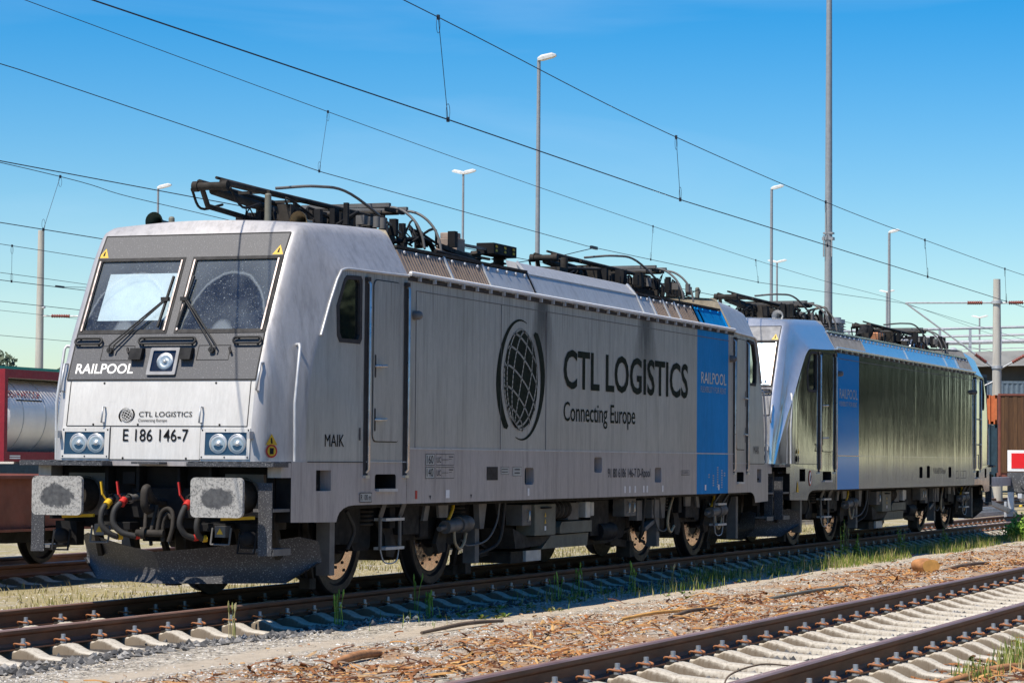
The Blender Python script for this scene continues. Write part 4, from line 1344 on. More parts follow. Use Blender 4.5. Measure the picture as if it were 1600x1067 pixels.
        hk = smooth_path([E(.62, 0, .98), E(.40, 0, 1.0), E(.28, 0, 1.08), E(.24, 0, 1.14), E(.19, 0, 1.10), E(.19, 0, .98), E(.26, 0, .92), E(.36, 0, .95)], 5)
        q.tube(hk, .04, 8)
        q.build('coupling_hook', 'dark', L)
        q = MB()
        q.tube([E(.34, .06, .97), E(.26, .03, .72)], .02, 8); q.tube([E(.34, -.06, .97), E(.26, -.04, .72)], .02, 8)
        q.cyl(E(.26, .12, .70), E(.26, -.18, .70), .035, 10)
        q.lathe([(0, .06), (.05, .06)], E(.24, .0, .70), (0, 1, 0), 12)
        lp = smooth_path([E(.26, -.10, .68), E(.28, -.13, .88), E(.30, -.19, .94), E(.28, -.26, .90), E(.25, -.28, .76), E(.25, -.24, .62)], 5)
        q.tube(lp, .022, 8)
        q.tube(smooth_path([E(.28, -.16, .62), E(.30, -.15, .80), E(.32, -.19, .90), E(.30, -.24, .84)], 5), .02, 8)
        q.build('screw_coupling', 'dark', L)
        # brake hoses with coloured cocks
        for pts, colr_ in (([(.40, .46, 1.03), (.30, .47, .99), (.24, .50, .90), (.22, .49, .78), (.26, .42, .69), (.32, .36, .655)], 'yellow'),
                           ([(.40, .28, 1.04), (.30, .30, 1.01), (.23, .35, .92), (.21, .35, .79), (.24, .27, .70), (.30, .15, .665)], 'red'),
                           ([(.40, -.40, 1.02), (.30, -.41, .99), (.24, -.38, .88), (.23, -.37, .78), (.27, -.41, .69), (.33, -.47, .66)], 'red'),
                           ([(.44, -.56, .98), (.32, -.55, .92), (.26, -.54, .80), (.28, -.54, .70), (.34, -.56, .65)], 'yellow')):
            h = thing('brake_hose', None, None); h.parent = L
            q = MB(); q.tube(smooth_path([E(*p) for p in pts], 6), .030, 10)
            q.build('hose', 'rubber', h)
            q = MB()
            q.cyl(E(pts[1][0] + .03, pts[1][1], pts[1][2] + .01), E(pts[1][0] - .03, pts[1][1], pts[1][2] - .03), .04, 12)
            q.cyl(E(pts[-1][0], pts[-1][1], pts[-1][2]), E(pts[-1][0] + .03, pts[-1][1] - .03, pts[-1][2] + .005), .033, 10)
            y = pts[0][1]
            q.beam(E(.30, y + .02, 1.01), E(.27, y + .05, 1.07), .022, .016); q.beam(E(.27, y + .05, 1.07), E(.27, y + .07, 1.20), .026, .016)
            q.build('cock', colr_, h)
            q = MB(); q.cyl(E(.42, y, 1.03), E(.60, y, 1.05), .035, 10); q.lathe([(0, .05), (.05, .05)], E(.36, y, 1.03), (1, 0, 0), 10)
            q.build('pipe', 'steel', h)
        # socket brackets, left and right below the buffers
        for y in (.56, -.77):
            q = MB()
            q.box(*sorted((E(.30, 0, 0)[0], E(.42, 0, 0)[0])), y - .055, y + .055, .67, .78)
            for k in (-.1, .1):
                q.tube([E(.34, y + k, .76), E(.30, y + k, .60)], .010, 6)
            q.tube([E(.30, y - .1, .60), E(.30, y + .1, .60)], .010, 6)
            q.build('jumper_socket', 'mid', L)
            q = MB(); q.sheet([(y - .035, .70), (y + .035, .70), (y, .76)], [], lambda a, z: E(.295, a, z)); q.build('warning_sign', 'yellow', L)
        for y in (1.0, -1.05):
            q = MB()
            q.lathe([(0, .075), (.10, .075), (.12, .05), (.125, 0)], E(.40, y, .66), (-d, 0, 0), 16)
            q.tube([E(.33, y - .1, .72), E(.28, y - .1, .52), E(.28, y + .08, .52), E(.33, y + .08, .72)], .012, 6)
            q.box(*sorted((E(.45, 0, 0)[0], E(.6, 0, 0)[0])), y - .10, y + .14, .56, .80)
            q.build('jumper_box', 'black', L)
        # snow plough: concave blade swept back to each side
        for s in (1, -1):
            rows = []
            N = 10
            for i in range(N + 1):
                t = i / N
                y = s * 1.33 * t
                x = .40 + .90 * t ** 1.05
                zt = .515 + .10 * t + .07 * t * t; zb = .20
                row = []
                for k in range(9):
                    v = k / 8
                    zz = zb + (zt - zb) * v
                    if t > .8:
                        zz = max(zz, zb + (t - .8) / .2 * .20)
                        zz = min(zz, zt - max(0, t - .92) / .08 * .06)
                    dep = .13 * sin(pi * (0.15 + .85 * v)) - .02
                    row.append(E(x + dep, y, zz))
                rows.append(row)
            q = MB(); q.grid(rows)
            rows2 = [[(p[0] + d * .02, p[1], p[2]) for p in r] for r in rows]
            q.grid(rows2)
            q.add([p for r in rows for p in (r[-1],)] + [p for r in rows2 for p in (r[-1],)], [(i, i + 1, N + 2 + i, N + 1 + i) for i in range(N)])
            q.add([r[0] for r in rows] + [r[0] for r in rows2], [(i, i + 1, N + 2 + i, N + 1 + i) for i in range(N)])
            q.build('snow_plough', 'plough', L)
        q = MB()
        for y in (-.6, .6, -1.0, 1.0):
            q.beam(E(.95, y, .95), E(1.15, y, .45), .05, .10)
        q.build('plough_bracket', 'dark', L, each=True)

    # --- roof shoulder panels, ribs, gutter
    if new:
        segs = [(3.22, 5.6, 0, 'panel_new'), (5.6, 9.2, 0, RF), (9.2, 13.0, 0, RF), (13.0, 14.2, 0, RF), (14.2, 15.68, 0, 'panel_new')]
    else:
        segs = [(3.22, 4.55, 0, 'roof_rust'), (4.55, 5.72, 0, 'roof_rust'), (5.72, 7.22, 0, 'roof_grey'), (7.22, 11.45, 1, 'roof_grey'), (11.45, 12.0, 0, 'roof_grey'), (12.0, 12.62, 0, 'roof_rust'), (12.62, 13.15, 0, 'roof_rust'), (13.15, 14.05, 0, 'roof_rust'), (14.05, 14.30, 0, 'blue'), (14.30, 15.50, 0, 'blue')]
    for s in (-1, 1):
        for x0_, x1_, hi, mt in segs:
            q = MB()
            pr_ = [(1.468, 3.405), (1.335, 3.68)] + ([(1.2, 3.825), (1.05, 3.86)] if hi else [(1.28, 3.70), (1.15, 3.70)])
            g = .012
            q.add([(x, s * y, z) for x in (x0_ + g, x1_ - g) for y, z in pr_], [(i, i + 1, 5 + i, 4 + i) for i in range(3)])
            for x in (x0_ + g, x1_ - g):
                q.add([(x, s * y, z) for y, z in pr_] + [(x, s * 1.15, 3.45)], [(0, 1, 2, 3, 4)])
            if mt in ('roof_rust', 'panel_new'):        # louvre blades standing out of the panel
                nb = int((x1_ - x0_) / .085)
                for k in range(nb):
                    xx = x0_ + .05 + (x1_ - x0_ - .1) * (k + .5) / nb
                    q.beam((xx, s * 1.462, 3.43), (xx, s * 1.342, 3.672), .012, .010)
            o = q.build('roof_panel', mt, L)
            q = MB()
            q.beam((x1_, s * 1.468, 3.41), (x1_, s * 1.33, 3.69), .045, .03)
            if hi or mt == 'blue': q.beam((x0_, s * 1.468, 3.41), (x0_, s * 1.33, 3.69), .045, .03)
            if hi:
                q.beam((x1_, s * 1.33, 3.69), (x1_, s * 1.2, 3.835), .045, .03)
                q.beam((x0_, s * 1.33, 3.69), (x0_, s * 1.2, 3.835), .045, .03)
                q.beam((x0_, s * 1.336, 3.683), (x1_, s * 1.336, 3.683), .012, .012)
            nb = max(2, int((x1_ - x0_) / .3))
            for k in range(nb):
                xx = x0_ + (x1_ - x0_) * (k + .5) / nb
                if not hi:
                    q.lathe([(0, .022), (.02, .018), (.022, 0)], (xx, s * 1.352, 3.65), (0, s * .9, .44), 8)
            q.build('roof_rib', 'blue' if mt == 'blue' else ('chrome_nose' if new else 'galv'), L)
            if not hi:
                q = MB(); q.beam((x0_, s * 1.31, 3.71), (x1_, s * 1.31, 3.71), .06, .03)
                q.build('roof_edge_strip', 'dark' if not new else 'chrome_nose', L)
        q = MB()                                        # gutter rail and its stand-offs
        q.beam((3.2, s * 1.505, 3.40), (15.7, s * 1.505, 3.40), .045, .022)
        q.beam((3.2, s * 1.492, 3.36), (15.7, s * 1.492, 3.36), .012, .045, 1)
        x = 3.45
        while x < 15.6:
            q.beam((x, s * 1.497, 3.34), (x, s * 1.497, 3.40), .03, .07)
            x += .42
        q.tube([(3.2, s * 1.515, 3.418), (15.7, s * 1.515, 3.418)], .02, 6, 2)
        q.build('gutter', ['roof_grey' if not new else 'chrome_nose', 'seam', 'white' if not new else 'chrome_nose'], L)
        q = MB()                                        # seams on the machine room side
        vs = [3.42, 5.96, 7.49] if not new else [3.32]
        for x in vs:
            q.beam((x, s * 1.489, 1.56), (x, s * 1.489, 3.24), .006, .010)
        q.beam((3.42, s * 1.489, 3.24), (15.45, s * 1.489, 3.24), .005, .010)
        q.build('seam', 'seam_soft', L)
        q = MB()
        q.beam((3.2, s * 1.4935, 1.553), (15.7, s * 1.4935, 1.553), .008, .016)
        q.build('waist_trim', 'galv' if not new else 'chrome_nose', L)

    # --- roof equipment
    pantograph(L, 0.0)
    pantograph(L, 9.95)
    for end in (0, 1):
        E = (lambda x, y, z: (x, y, z)) if end == 0 else (lambda x, y, z: (LEN - x, y, z))
        d = 1 if end == 0 else -1
        for y in (.72, -.78):
            q = MB()
            x = 1.62 if y > 0 else 1.95
            z = 3.885
            q.lathe([(0, .10), (.01, .10), (.06, .06), (.20, .03), (.30, .028), (.31, 0)], E(x, y, z + (.03 if new else 0)), (d, 0, 0), 20)
            q.box(*sorted((E(x + .15, 0, 0)[0], E(x + .25, 0, 0)[0])), y - .03, y + .03, 3.78, z)
            q.build('horn', 'brass' if (y < 0 and not new) else ('galv' if new else 'greenblack'), L)
        if not new:
            for y, zz, r_, x in ((-.5, 4.165, .035, 1.815), (.5, 3.93, .032, 1.6)):
                q = MB(); q.cyl(E(x, y, 3.80), E(x, y, zz - .02), r_, 14); q.lathe([(0, r_), (.015, r_ * .7), (.02, 0)], E(x, y, zz - .02), (0, 0, 1), 14)
                q.build('antenna_post', 'olive', L)
    def stack(x, y, z0_, z1_, r, mat='insulator', name='insulator'):
        q = MB(); n = max(3, int((z1_ - z0_) / .05)); pr_ = []
        for k in range(n):
            z = (z1_ - z0_) * k / n
            pr_ += [(z, r * .62), (z + .012, r), (z + .026, r * .62)]
        pr_ += [(z1_ - z0_, r * .5), (z1_ - z0_, 0)]
        q.lathe(pr_, (x, y, z0_), (0, 0, 1), 16)
        return q.build(name, mat, L)
    if not new:
        for x, y in ((7.0, -.45), (7.75, -.45), (8.55, -.45), (7.3, .3), (8.5, .3)):
            stack(x, y, 3.86 if x > 7.22 else 3.6, 4.02, .11, 'dark')
        q = MB()
        q.box(6.72, 6.98, -.62, -.34, 3.88, 4.10)
        q.box(6.76, 6.94, -.58, -.38, 4.10, 4.17)
        q.build('isolator_box', 'bracket', L, bevel=.01)
        q = MB()
        q.beam((6.9, -.5, 4.05), (8.1, -.5, 4.06), .035, .035); q.beam((6.9, -.42, 3.96), (8.3, -.42, 3.96), .03, .03)
        q.beam((7.1, -.2, 4.02), (8.4, -.2, 4.02), .03, .03)
        q.build('busbar', 'bracket', L, each=True)
        q = MB()
        q.box(7.95, 8.75, -.62, -.38, 4.0, 4.14)
        q.build('switch_box', 'black', L, bevel=.008)
        q = MB()
        for k in range(2):
            for j in range(3):
                q.box(8.0 + j * .3, 8.06 + j * .3, -.628, -.62, 4.03 + k * .05, 4.06 + k * .05)
        q.build('switch_mark', 'yellow', L, each=True)
        q = MB()
        q.tube(smooth_path([(5.4, -.3, 3.95), (6.0, -.5, 4.02), (6.4, -.5, 3.86), (6.75, -.5, 4.0)], 6), .03, 8)
        q.tube(smooth_path([(5.0, -1.05, 3.80), (6.0, -1.05, 3.78), (6.9, -1.0, 3.76)], 4), .02, 8)
        q.beam((5.5, -.9, 3.9), (6.8, -.8, 3.84), .05, .05)
        q.build('cable', 'black', L, each=True)
        q = MB()
        q.tube([(9.7, -.5, 3.95), (12.4, -.5, 4.12)], .02, 8); q.tube([(9.7, -.5, 3.95), (9.6, -.5, 3.86)], .02, 8)
        q.box(10.0, 10.3, -.75, -.5, 3.86, 3.98); q.cyl((10.6, -.6, 3.85), (10.6, -.6, 4.15), .05, 10)
        q.build('busbar', 'dark', L, each=True)
        for x in (12.2, 12.6, 13.6, 15.0): stack(x, -.95, 3.60, 3.80, .07, 'brown_ins')
    else:
        stack(6.6, -.55, 3.62, 4.02, .26, 'insulator', 'surge_insulator')
        q = MB(); q.cyl((6.6, -.55, 4.02), (6.6, -.55, 4.09), .27, 20); q.cyl((6.6, -.55, 4.09), (6.6, -.55, 4.13), .20, 16); q.build('insulator_cap', 'galv', L)
        stack(7.5, -.5, 3.62, 4.10, .13); stack(13.0, -.55, 3.62, 4.02, .14); stack(14.0, -.6, 3.62, 3.95, .07, 'brown_ins')
        q = MB(); pts = []
        for i in range(90):
            a = i * .55
            pts.append((9.2 + .5 * i / 90, -.5 + .13 * cos(a), 3.82 + .2 * i / 90 + .13 * sin(a)))
        q.tube(pts, .022, 6); q.build('coil', 'black', L)
        q = MB()
        for k in range(3):
            q.box(10.1 + k * .2, 10.26 + k * .2, -.65, -.35, 3.75 + .02 * k, 4.02)
        q.build('copper_block', plain('copper_casting', (0.45, 0.20, 0.10), 0.45, 0.4), L, bevel=.01, each=True)
        q = MB()
        q.beam((10.7, -.5, 3.88), (15.0, -.5, 3.86), .05, .05); q.beam((10.7, -.3, 3.78), (13.5, -.2, 3.78), .07, .07)
        for i in range(50):
            x = random.uniform(8.0, 15.2); y = random.uniform(-.7, .1); k = random.uniform(.04, .10)
            q.box(x, x + 2 * k, y - k, y + k, 3.60, 3.66 + random.uniform(.08, .3))
        q.build('roof_equipment', 'dark', L)
        q = MB()
        q.tube(smooth_path([(5.3, -.5, 4.2), (5.9, -.6, 4.28), (6.3, -.58, 4.2), (6.6, -.55, 4.1)], 6), .022, 8)
        q.build('cable', 'hose_tan', L, each=True)
        for i in range(4):
            x = 13.2 + i * .35
            q = MB(); q.tube(smooth_path([(x, -.6, 3.7), (x + .2, -.6, 4.0), (x + .7, -.6, 3.95), (x + .95, -.6, 3.68)], 6), .022, 8); q.build('cable', 'steel', L, each=True)

    # --- under the floor
    wheelset_and_bogie(L, 4.25, new); wheelset_and_bogie(L, 14.65, new)
    q = MB()
    q.prism([(7.0, .95), (12.3, .95), (11.9, .40), (11.2, .33), (8.0, .33), (7.25, .42)], lambda x, z, w: (x, w, z), -1.02, 1.02)
    q.build('transformer_tank', 'black', L, bevel=.02)
    for s in (-1, 1):
        Y = lambda y0_, y1_: sorted((s * y0_, s * y1_))
        q = MB(); q.box(7.30, 7.61, *Y(1.05, 1.27), .645, .90); q.build('equipment_box', 'mid', L, bevel=.008)
        q = MB(); q.box(7.65, 8.40, *Y(1.05, 1.30), .515, .90); q.build('equipment_box', 'olive', L, bevel=.008)
        q = MB(); q.tube([(7.85, s * 1.30, .855), (7.85, s * 1.33, .855), (8.15, s * 1.33, .855), (8.15, s * 1.30, .855)], .012, 6)
        q.tube([(7.46, s * 1.27, .70), (7.46, s * 1.30, .71), (7.46, s * 1.30, .82), (7.46, s * 1.27, .83)], .014, 6, 1)
        q.build('handle', ['black', 'steel'], L, each=True)
        q = MB()
        for z in (.74, .66):
            q.add([(7.98, s * 1.304, z), (8.05, s * 1.304, z), (8.015, s * 1.304, z + .06)], [(0, 1, 2)])
        q.add([(7.985, s * 1.304, .575), (8.045, s * 1.304, .575), (8.045, s * 1.304, .63), (7.985, s * 1.304, .63)], [(0, 1, 2, 3)], 1)
        q.build('warning_sign', ['yellow', 'white'], L)
        q = MB(); q.prism([(7.10, .62), (7.6, .50), (8.45, .50), (8.1, .39), (7.2, .37)], lambda x, z, w: (x, w, z), *Y(.8, 1.22)); q.build('hopper', 'dark', L)
        q = MB(); q.box(7.30, 8.25, *Y(.55, 1.12), .19, .33); q.build('tray', 'dark', L)
        q = MB(); q.box(7.72, 8.25, *Y(1.12, 1.16), .20, .33); q.build('tray_plate', 'galv', L)
        q = MB()
        for k in range(5):
            q.lathe([(0, .09), (.02, .125), (.06, .125), (.08, .09)], (8.55 + k * .14, s * 1.12, .82), (1, 0, 0), 18)
        q.build('bellows', 'dark', L)
        q = MB(); q.prism([(8.72, .52), (8.72, .60), (8.80, .665), (9.95, .665), (9.95, .52)], lambda x, z, w: (x, w, z), *Y(1.05, 1.24)); q.build('equipment_box', 'olive', L, bevel=.006)
        q = MB(); q.prism([(8.15, .34), (8.5, .50), (9.93, .505), (9.88, .34)], lambda x, z, w: (x, w, z), *Y(1.05, 1.20)); q.build('equipment_box', 'olive', L, bevel=.006)
        q = MB(); q.box(9.15, 9.55, *Y(1.05, 1.2), .68, .90); q.build('equipment_box', 'mid', L, bevel=.006)
        q = MB(); q.box(9.72, 9.90, *Y(1.1, 1.24), .70, .91); q.box(9.98, 10.1, *Y(1.1, 1.22), .72, .90); q.build('filter', 'white' if False else 'galv', L, bevel=.01, each=True)
        q = MB(); q.box(10.15, 10.9, *Y(1.0, 1.15), .45, .92); q.cyl((10.5, s * 1.1, .5), (11.1, s * 1.1, .5), .12, 14); q.build('compressor', 'black', L, bevel=.01)
        q = MB(); q.box(11.21, 11.70, *Y(1.1, 1.27), .69, .93); q.build('equipment_box', 'mid', L, bevel=.006)
        q = MB(); q.tube([(11.33, s * 1.27, .74), (11.33, s * 1.30, .75), (11.33, s * 1.30, .87), (11.33, s * 1.27, .88)], .012, 6); q.tube([(11.55, s * 1.27, .74), (11.55, s * 1.30, .75), (11.55, s * 1.30, .87), (11.55, s * 1.27, .88)], .012, 6); q.build('handle', 'steel', L, each=True)
        q = MB(); q.box(11.9, 12.15, *Y(1.1, 1.22), .62, .90); q.box(12.42, 12.75, *Y(1.1, 1.27), .645, .905); q.beam((12.2, s * 1.2, .5), (12.75, s * 1.2, .64), .1, .06); q.build('equipment_box', 'mid', L, bevel=.006)
        # long brackets hanging from the frame
        for end in (0, 1):
            X = (lambda x: x) if end == 0 else (lambda x: LEN - x)
            MB().prism([(X(4.27), .965), (X(4.40), .965), (X(4.32), .765), (X(4.19), .765)], lambda x, z, w: (x, w, z), *Y(1.24, 1.27)).build('hanger_bracket', 'mid', L)
            MB().prism([(X(4.62), .965), (X(4.93), .965), (X(4.90), .79), (X(4.66), .79)], lambda x, z, w: (x, w, z), *Y(1.24, 1.27)).build('hanger_bracket', 'mid', L)
            MB().prism([(X(5.85), .965), (X(6.12), .965), (X(6.02), .64), (X(5.90), .64)], lambda x, z, w: (x, w, z), *Y(1.2, 1.27)).build('hanger_bracket', 'mid', L)
            MB().prism([(X(5.92), .66), (X(6.05), .66), (X(6.05), .24), (X(5.92), .24)], lambda x, z, w: (x, w, z), *Y(1.05, 1.2)).build('hanger_bracket', 'mid', L)
            MB().prism([(X(1.90), .90), (X(2.02), .90), (X(2.02), .25), (X(1.90), .25)], lambda x, z, w: (x, w, z), *Y(1.05, 1.2)).build('hanger_bracket', 'mid', L)
            q = MB()
            q.box(*sorted((X(6.28), X(6.46))), *Y(.74, .94), .10, .32); q.beam((X(6.40), s * .85, .28), (X(7.15), s * .85, .34), .08, .10)
            q.beam((X(7.1), s * .9, .36), (X(6.5), s * .95, .50), .03, .03)
            q.build('life_guard', 'dark', L, each=True)
            q = MB()
            q.tube(smooth_path([(X(6.45), s * 1.3, .96), (X(6.40), s * 1.28, .70), (X(6.15), s * 1.25, .50), (X(5.7), s * 1.2, .45), (X(5.5), s * 1.2, .52)], 6), .012, 6)
            q.tube(smooth_path([(X(6.75), s * 1.25, .94), (X(6.72), s * 1.2, .5), (X(6.5), s * 1.1, .36), (X(6.0), s * 1.0, .30)], 6), .022, 6, 1)
            q.tube(smooth_path([(X(2.3), s * 1.2, .9), (X(2.5), s * 1.2, .7), (X(2.45), s * 1.15, .5)], 5), .02, 6, 1)
            q.build('cable', ['mid', 'rubber'], L, each=True)
            q = MB()                                    # plates behind the bogie area close the view
            q.box(*sorted((X(2.2), X(2.85))), *Y(.9, 1.12), .55, .93)
            q.build('sand_box', 'black', L, bevel=.01)
        q = MB(); q.tube(smooth_path([(13.35, s * 1.28, .92), (13.12, s * 1.3, .75), (13.05, s * 1.3, .55), (13.18, s * 1.3, .44), (13.35, s * 1.3, .52)], 6), .02, 8); q.build('hose', 'hose_tan', L, each=True)
    return L

bm_ = NT('scuffed_buffer_steel')
_o = bm_.xyz()
_s = bm_.noise(48, 5, rough=0.8)
_c = bm_.ramp(_s, [(0.38, (0.10, 0.10, 0.10)), (0.50, (0.38, 0.365, 0.335)), (0.75, (0.52, 0.50, 0.465))])
_dy = bm_.math('SUBTRACT', bm_.math('ABSOLUTE', _o[1]), 0.885)
_dz = bm_.math('SUBTRACT', _o[2], 1.055)
_r = bm_.math('SQRT', bm_.math('ADD', bm_.math('MULTIPLY', bm_.math('MULTIPLY', _dy, _dy), 0.42), bm_.math('MULTIPLY', bm_.math('MULTIPLY', _dz, _dz), 1.15)))
_r = bm_.math('MULTIPLY_ADD', bm_.math('SUBTRACT', bm_.noise(9, 5, rough=0.7), 0.5), 0.16, _r)
_c = bm_.mix(bm_.ramp(_r, [(0.105, 1.0), (0.125, 0.0)]), _c, bm_.ramp(bm_.noise(20, 4), [(0.3, (0.045, 0.045, 0.047)), (0.7, (0.11, 0.11, 0.11))]))
bm_.set(color=_c, rough=0.6, metal=0.1)
bm_.bump(_s, 0.3, 0.01)
buffer_mat = bm_.mat

L1 = make_loco('electric_locomotive', 'weathered matt silver electric locomotive in front, with dark globe emblem on its side', 0.0, False)
L2 = make_loco('electric_locomotive', 'shiny mirror finished silver electric locomotive coupled behind the matt one', LEN, True)

# ------------------------------------------------------------------ lettering and markings of the first locomotive
def SD(x0, z0, w=.0045):
    return lambda u, v: (x0 + u, -(yb(x0 + u) + w), z0 + v)
def SDL(x0, z0, w=.0075):
    return lambda u, v: (x0 + u, -(yb(x0 + u) + w), z0 + v)
FT = lambda y0, z0: (lambda u, v: (xf(z0 + v) - .007, y0 - u, z0 + v))
text_part('CTL LOGISTICS', 'lettering', 'letter', L1, SD(8.12, 2.343), 5.25, .455, .018)
text_part('Connecting Europe', 'lettering', 'letter', L1, SD(8.13, 1.928), 2.84, .235, .004)
b = MB(); globe(b, 6.63, 2.385, .565, .60, lambda x, z, w: (x, -1.4885 - w, z), 0, 1, .026)
b.build('globe_emblem', ['letter', 'silver'], L1)
text_part('RAILPOOL', 'lettering', plain('pale_lettering', (0.62, 0.60, 0.52), 0.5), L1, SD(14.02, 2.570), 1.29, .16, .004)
text_part('FLEXIBILITY FOR RENT', 'lettering', 'letter_faint', L1, SD(14.0, 2.44), 1.30, .085)
text_part('MAIK', 'lettering', 'letter_black', L1, SD(1.354, 1.560), .41, .122, .0)
text_part('1', 'lettering', 'letter_grey', L1, SD(2.09, 1.630), .035, .125, .01)
text_part('MAIK', 'lettering', 'letter_grey', L1, SD(17.12, 1.560), .41, .122, .0)
text_part('91 80 6186 146-7 D-Rpool', 'lettering', 'letter_grey', L1, SDL(9.84, 1.222), 1.79, .115, .012)
text_part('R 100 m', 'lettering', 'letter_black', L1, SDL(2.14, 1.015), .22, .06)
for txt, z in (('160', 1.395), ('140', 1.255)):
    text_part(txt, 'lettering', 'letter_black', L1, SDL(3.745, z), .18, .085)
text_part('UC', 'lettering', 'letter_grey', L1, SDL(4.03, 1.405), .12, .06)
text_part('UC', 'lettering', 'letter_grey', L1, SDL(4.03, 1.262), .12, .06)
M['label_grey'] = plain('pale_grey_label', (0.42, 0.42, 0.38), 0.6, var=0.1)
def frame_mark(x0, x1, z0, z1, w=.008, fill=None, par=L1, mat='letter_grey', extra=()):
    b = MB()
    S = lambda x, z, o=.0075: (x, -(yb(x) + o), z)
    b.sheet([(x0, z0), (x1, z0), (x1, z1), (x0, z1)], [[(x0 + w, z0 + w), (x1 - w, z0 + w), (x1 - w, z1 - w), (x0 + w, z1 - w)]], S)
    if fill: b.sheet([(x0 + w, z0 + w), (x1 - w, z0 + w), (x1 - w, z1 - w), (x0 + w, z1 - w)], [], lambda x, z: S(x, z, .0055), 1)
    for ex in extra:
        b.sheet([(ex[0], ex[2]), (ex[1], ex[2]), (ex[1], ex[3]), (ex[0], ex[3])], [], S)
    b.build('marking', [mat, fill or mat], par)
frame_mark(2.115, 2.385, .993, 1.094, .008, 'label_grey')
for z0 in (1.231, 1.374):
    frame_mark(3.71, 3.96, z0, z0 + .126, .006, 'label_grey')
    frame_mark(4.0, 4.53, z0, z0 + .126, .005, None, extra=((4.17, 4.175, z0, z0 + .126), (4.17, 4.36, z0 + .06, z0 + .065), (4.28, 4.285, z0 + .02, z0 + .126), (4.38, 4.50, z0 + .09, z0 + .10), (4.38, 4.46, z0 + .065, z0 + .07)))
b = MB(); S_ = lambda x, z, o=.006: (x, -(1.4885 + o), z)
b.sheet([(5.53, 1.206), (5.88, 1.206), (5.88, 1.359), (5.53, 1.359)], [], S_); b.build('vent_grille', 'dark', L1)
frame_mark(5.98, 6.24, 1.27, 1.36, .004, 'label_grey', extra=((6.0, 6.2, 1.325, 1.335), (6.0, 6.2, 1.295, 1.305)))
frame_mark(6.36, 6.66, 1.25, 1.36, .004, 'label_grey', extra=((6.42, 6.6, 1.32, 1.335), (6.42, 6.6, 1.28, 1.295)))
frame_mark(13.05, 13.45, 1.24, 1.31, .006, None); text_part('CTL+RPOOL', 'lettering', 'letter_grey', L1, SDL(13.08, 1.258), .33, .035)
for k, x in enumerate((3.46, 3.85, 4.35, 5.05, 6.9, 10.55, 10.75, 10.98, 11.35, 11.5, 12.2)):
    b = MB()
    if k in (1, 3):
        b.sheet([(x - .03, 1.05), (x + .03, 1.05), (x, 1.0)], [], S_); b.build('marking', 'letter_grey', L1)
    else:
        w = .03 if k != 2 else .055
        b.sheet([(x - w, 1.015), (x + w, 1.015), (x + w, 1.105), (x - w, 1.105)], [], S_); b.build('marking', ['red' if k == 0 else 'white'], L1)
b = MB()
for x, z0, n in ((14.62, 1.08, 5), (14.84, 1.06, 9), (15.06, 1.05, 8), (14.4, 1.2, 2), (15.2, 1.22, 2)):
    for k in range(n):
        b.sheet([(x, z0 + k * .035), (x + .07, z0 + k * .035), (x + .07, z0 + k * .035 + .02), (x, z0 + k * .035 + .02)], [], S_)
b.build('marking', 'letter_faint', L1)
b = MB()
for x in (14.22, 14.9):
    b.sheet([(x, 1.02), (x + .07, 1.02), (x + .07, 1.10), (x, 1.10)], [], S_)
b.build('marking', 'white', L1)
text_part('RAILPOOL', 'lettering', 'letter_white', L1, FT(.972, 2.269), .65, .094, .02)
b = MB(); globe(b, 0, 0, .062, .062, lambda x, z, w: (xf(1.852 + z) - .003 - w, .333 - x, 1.852 + z), 0, 1, .006)
b.build('globe_emblem', ['letter_black', 'nose_sunlit'], L1)
text_part('CTL LOGISTICS', 'lettering', 'letter_black', L1, FT(.196, 1.838), .588, .05)
text_part('Connecting Europe', 'lettering', 'letter_black', L1, FT(.199, 1.789), .32, .03)
text_part('E 186 146-7', 'lettering', 'letter_black', L1, FT(.356, 1.598), .723, .117, .004)
# warning stickers on the near flank of the nose
n0 = Vector((.54, -1.187, 0)); tdir = Vector((.93, -.37, 0)); nd = Vector((-.37, -.93, 0))
def NF(z, cx=.0):
    return lambda u, v, w=.008: tuple(n0 + tdir * (u + cx) + nd * w + Vector((0, 0, z + v)))
for L_, dx in ((L1, 0),):
    f_ = NF(1.617)
    b = MB(); b.sheet([(-.075, -.05), (.075, -.05), (0, .06)], [], lambda u, v: f_(u, v, .012), 0)
    b.sheet([(-.012, -.035), (.012, -.035), (.004, .02), (-.01, .02)], [], lambda u, v: f_(u, v, .014), 1)
    g_ = NF(1.508)
    cir = arc(0, 0, .065, 0, 352, 22); cin = arc(0, 0, .048, 0, 352, 22)
    b.sheet(cir, [], lambda u, v: g_(u * 1.15, v, .012), 2); b.sheet(cin, [], lambda u, v: g_(u * 1.15, v, .0135), 0)
    b.sheet([(-.025, -.03), (.025, -.03), (.025, .03), (-.025, .03)], [], lambda u, v: g_(u, v, .015), 1)
    b.build('warning_sign', ['yellow', 'black', 'red'], L_)
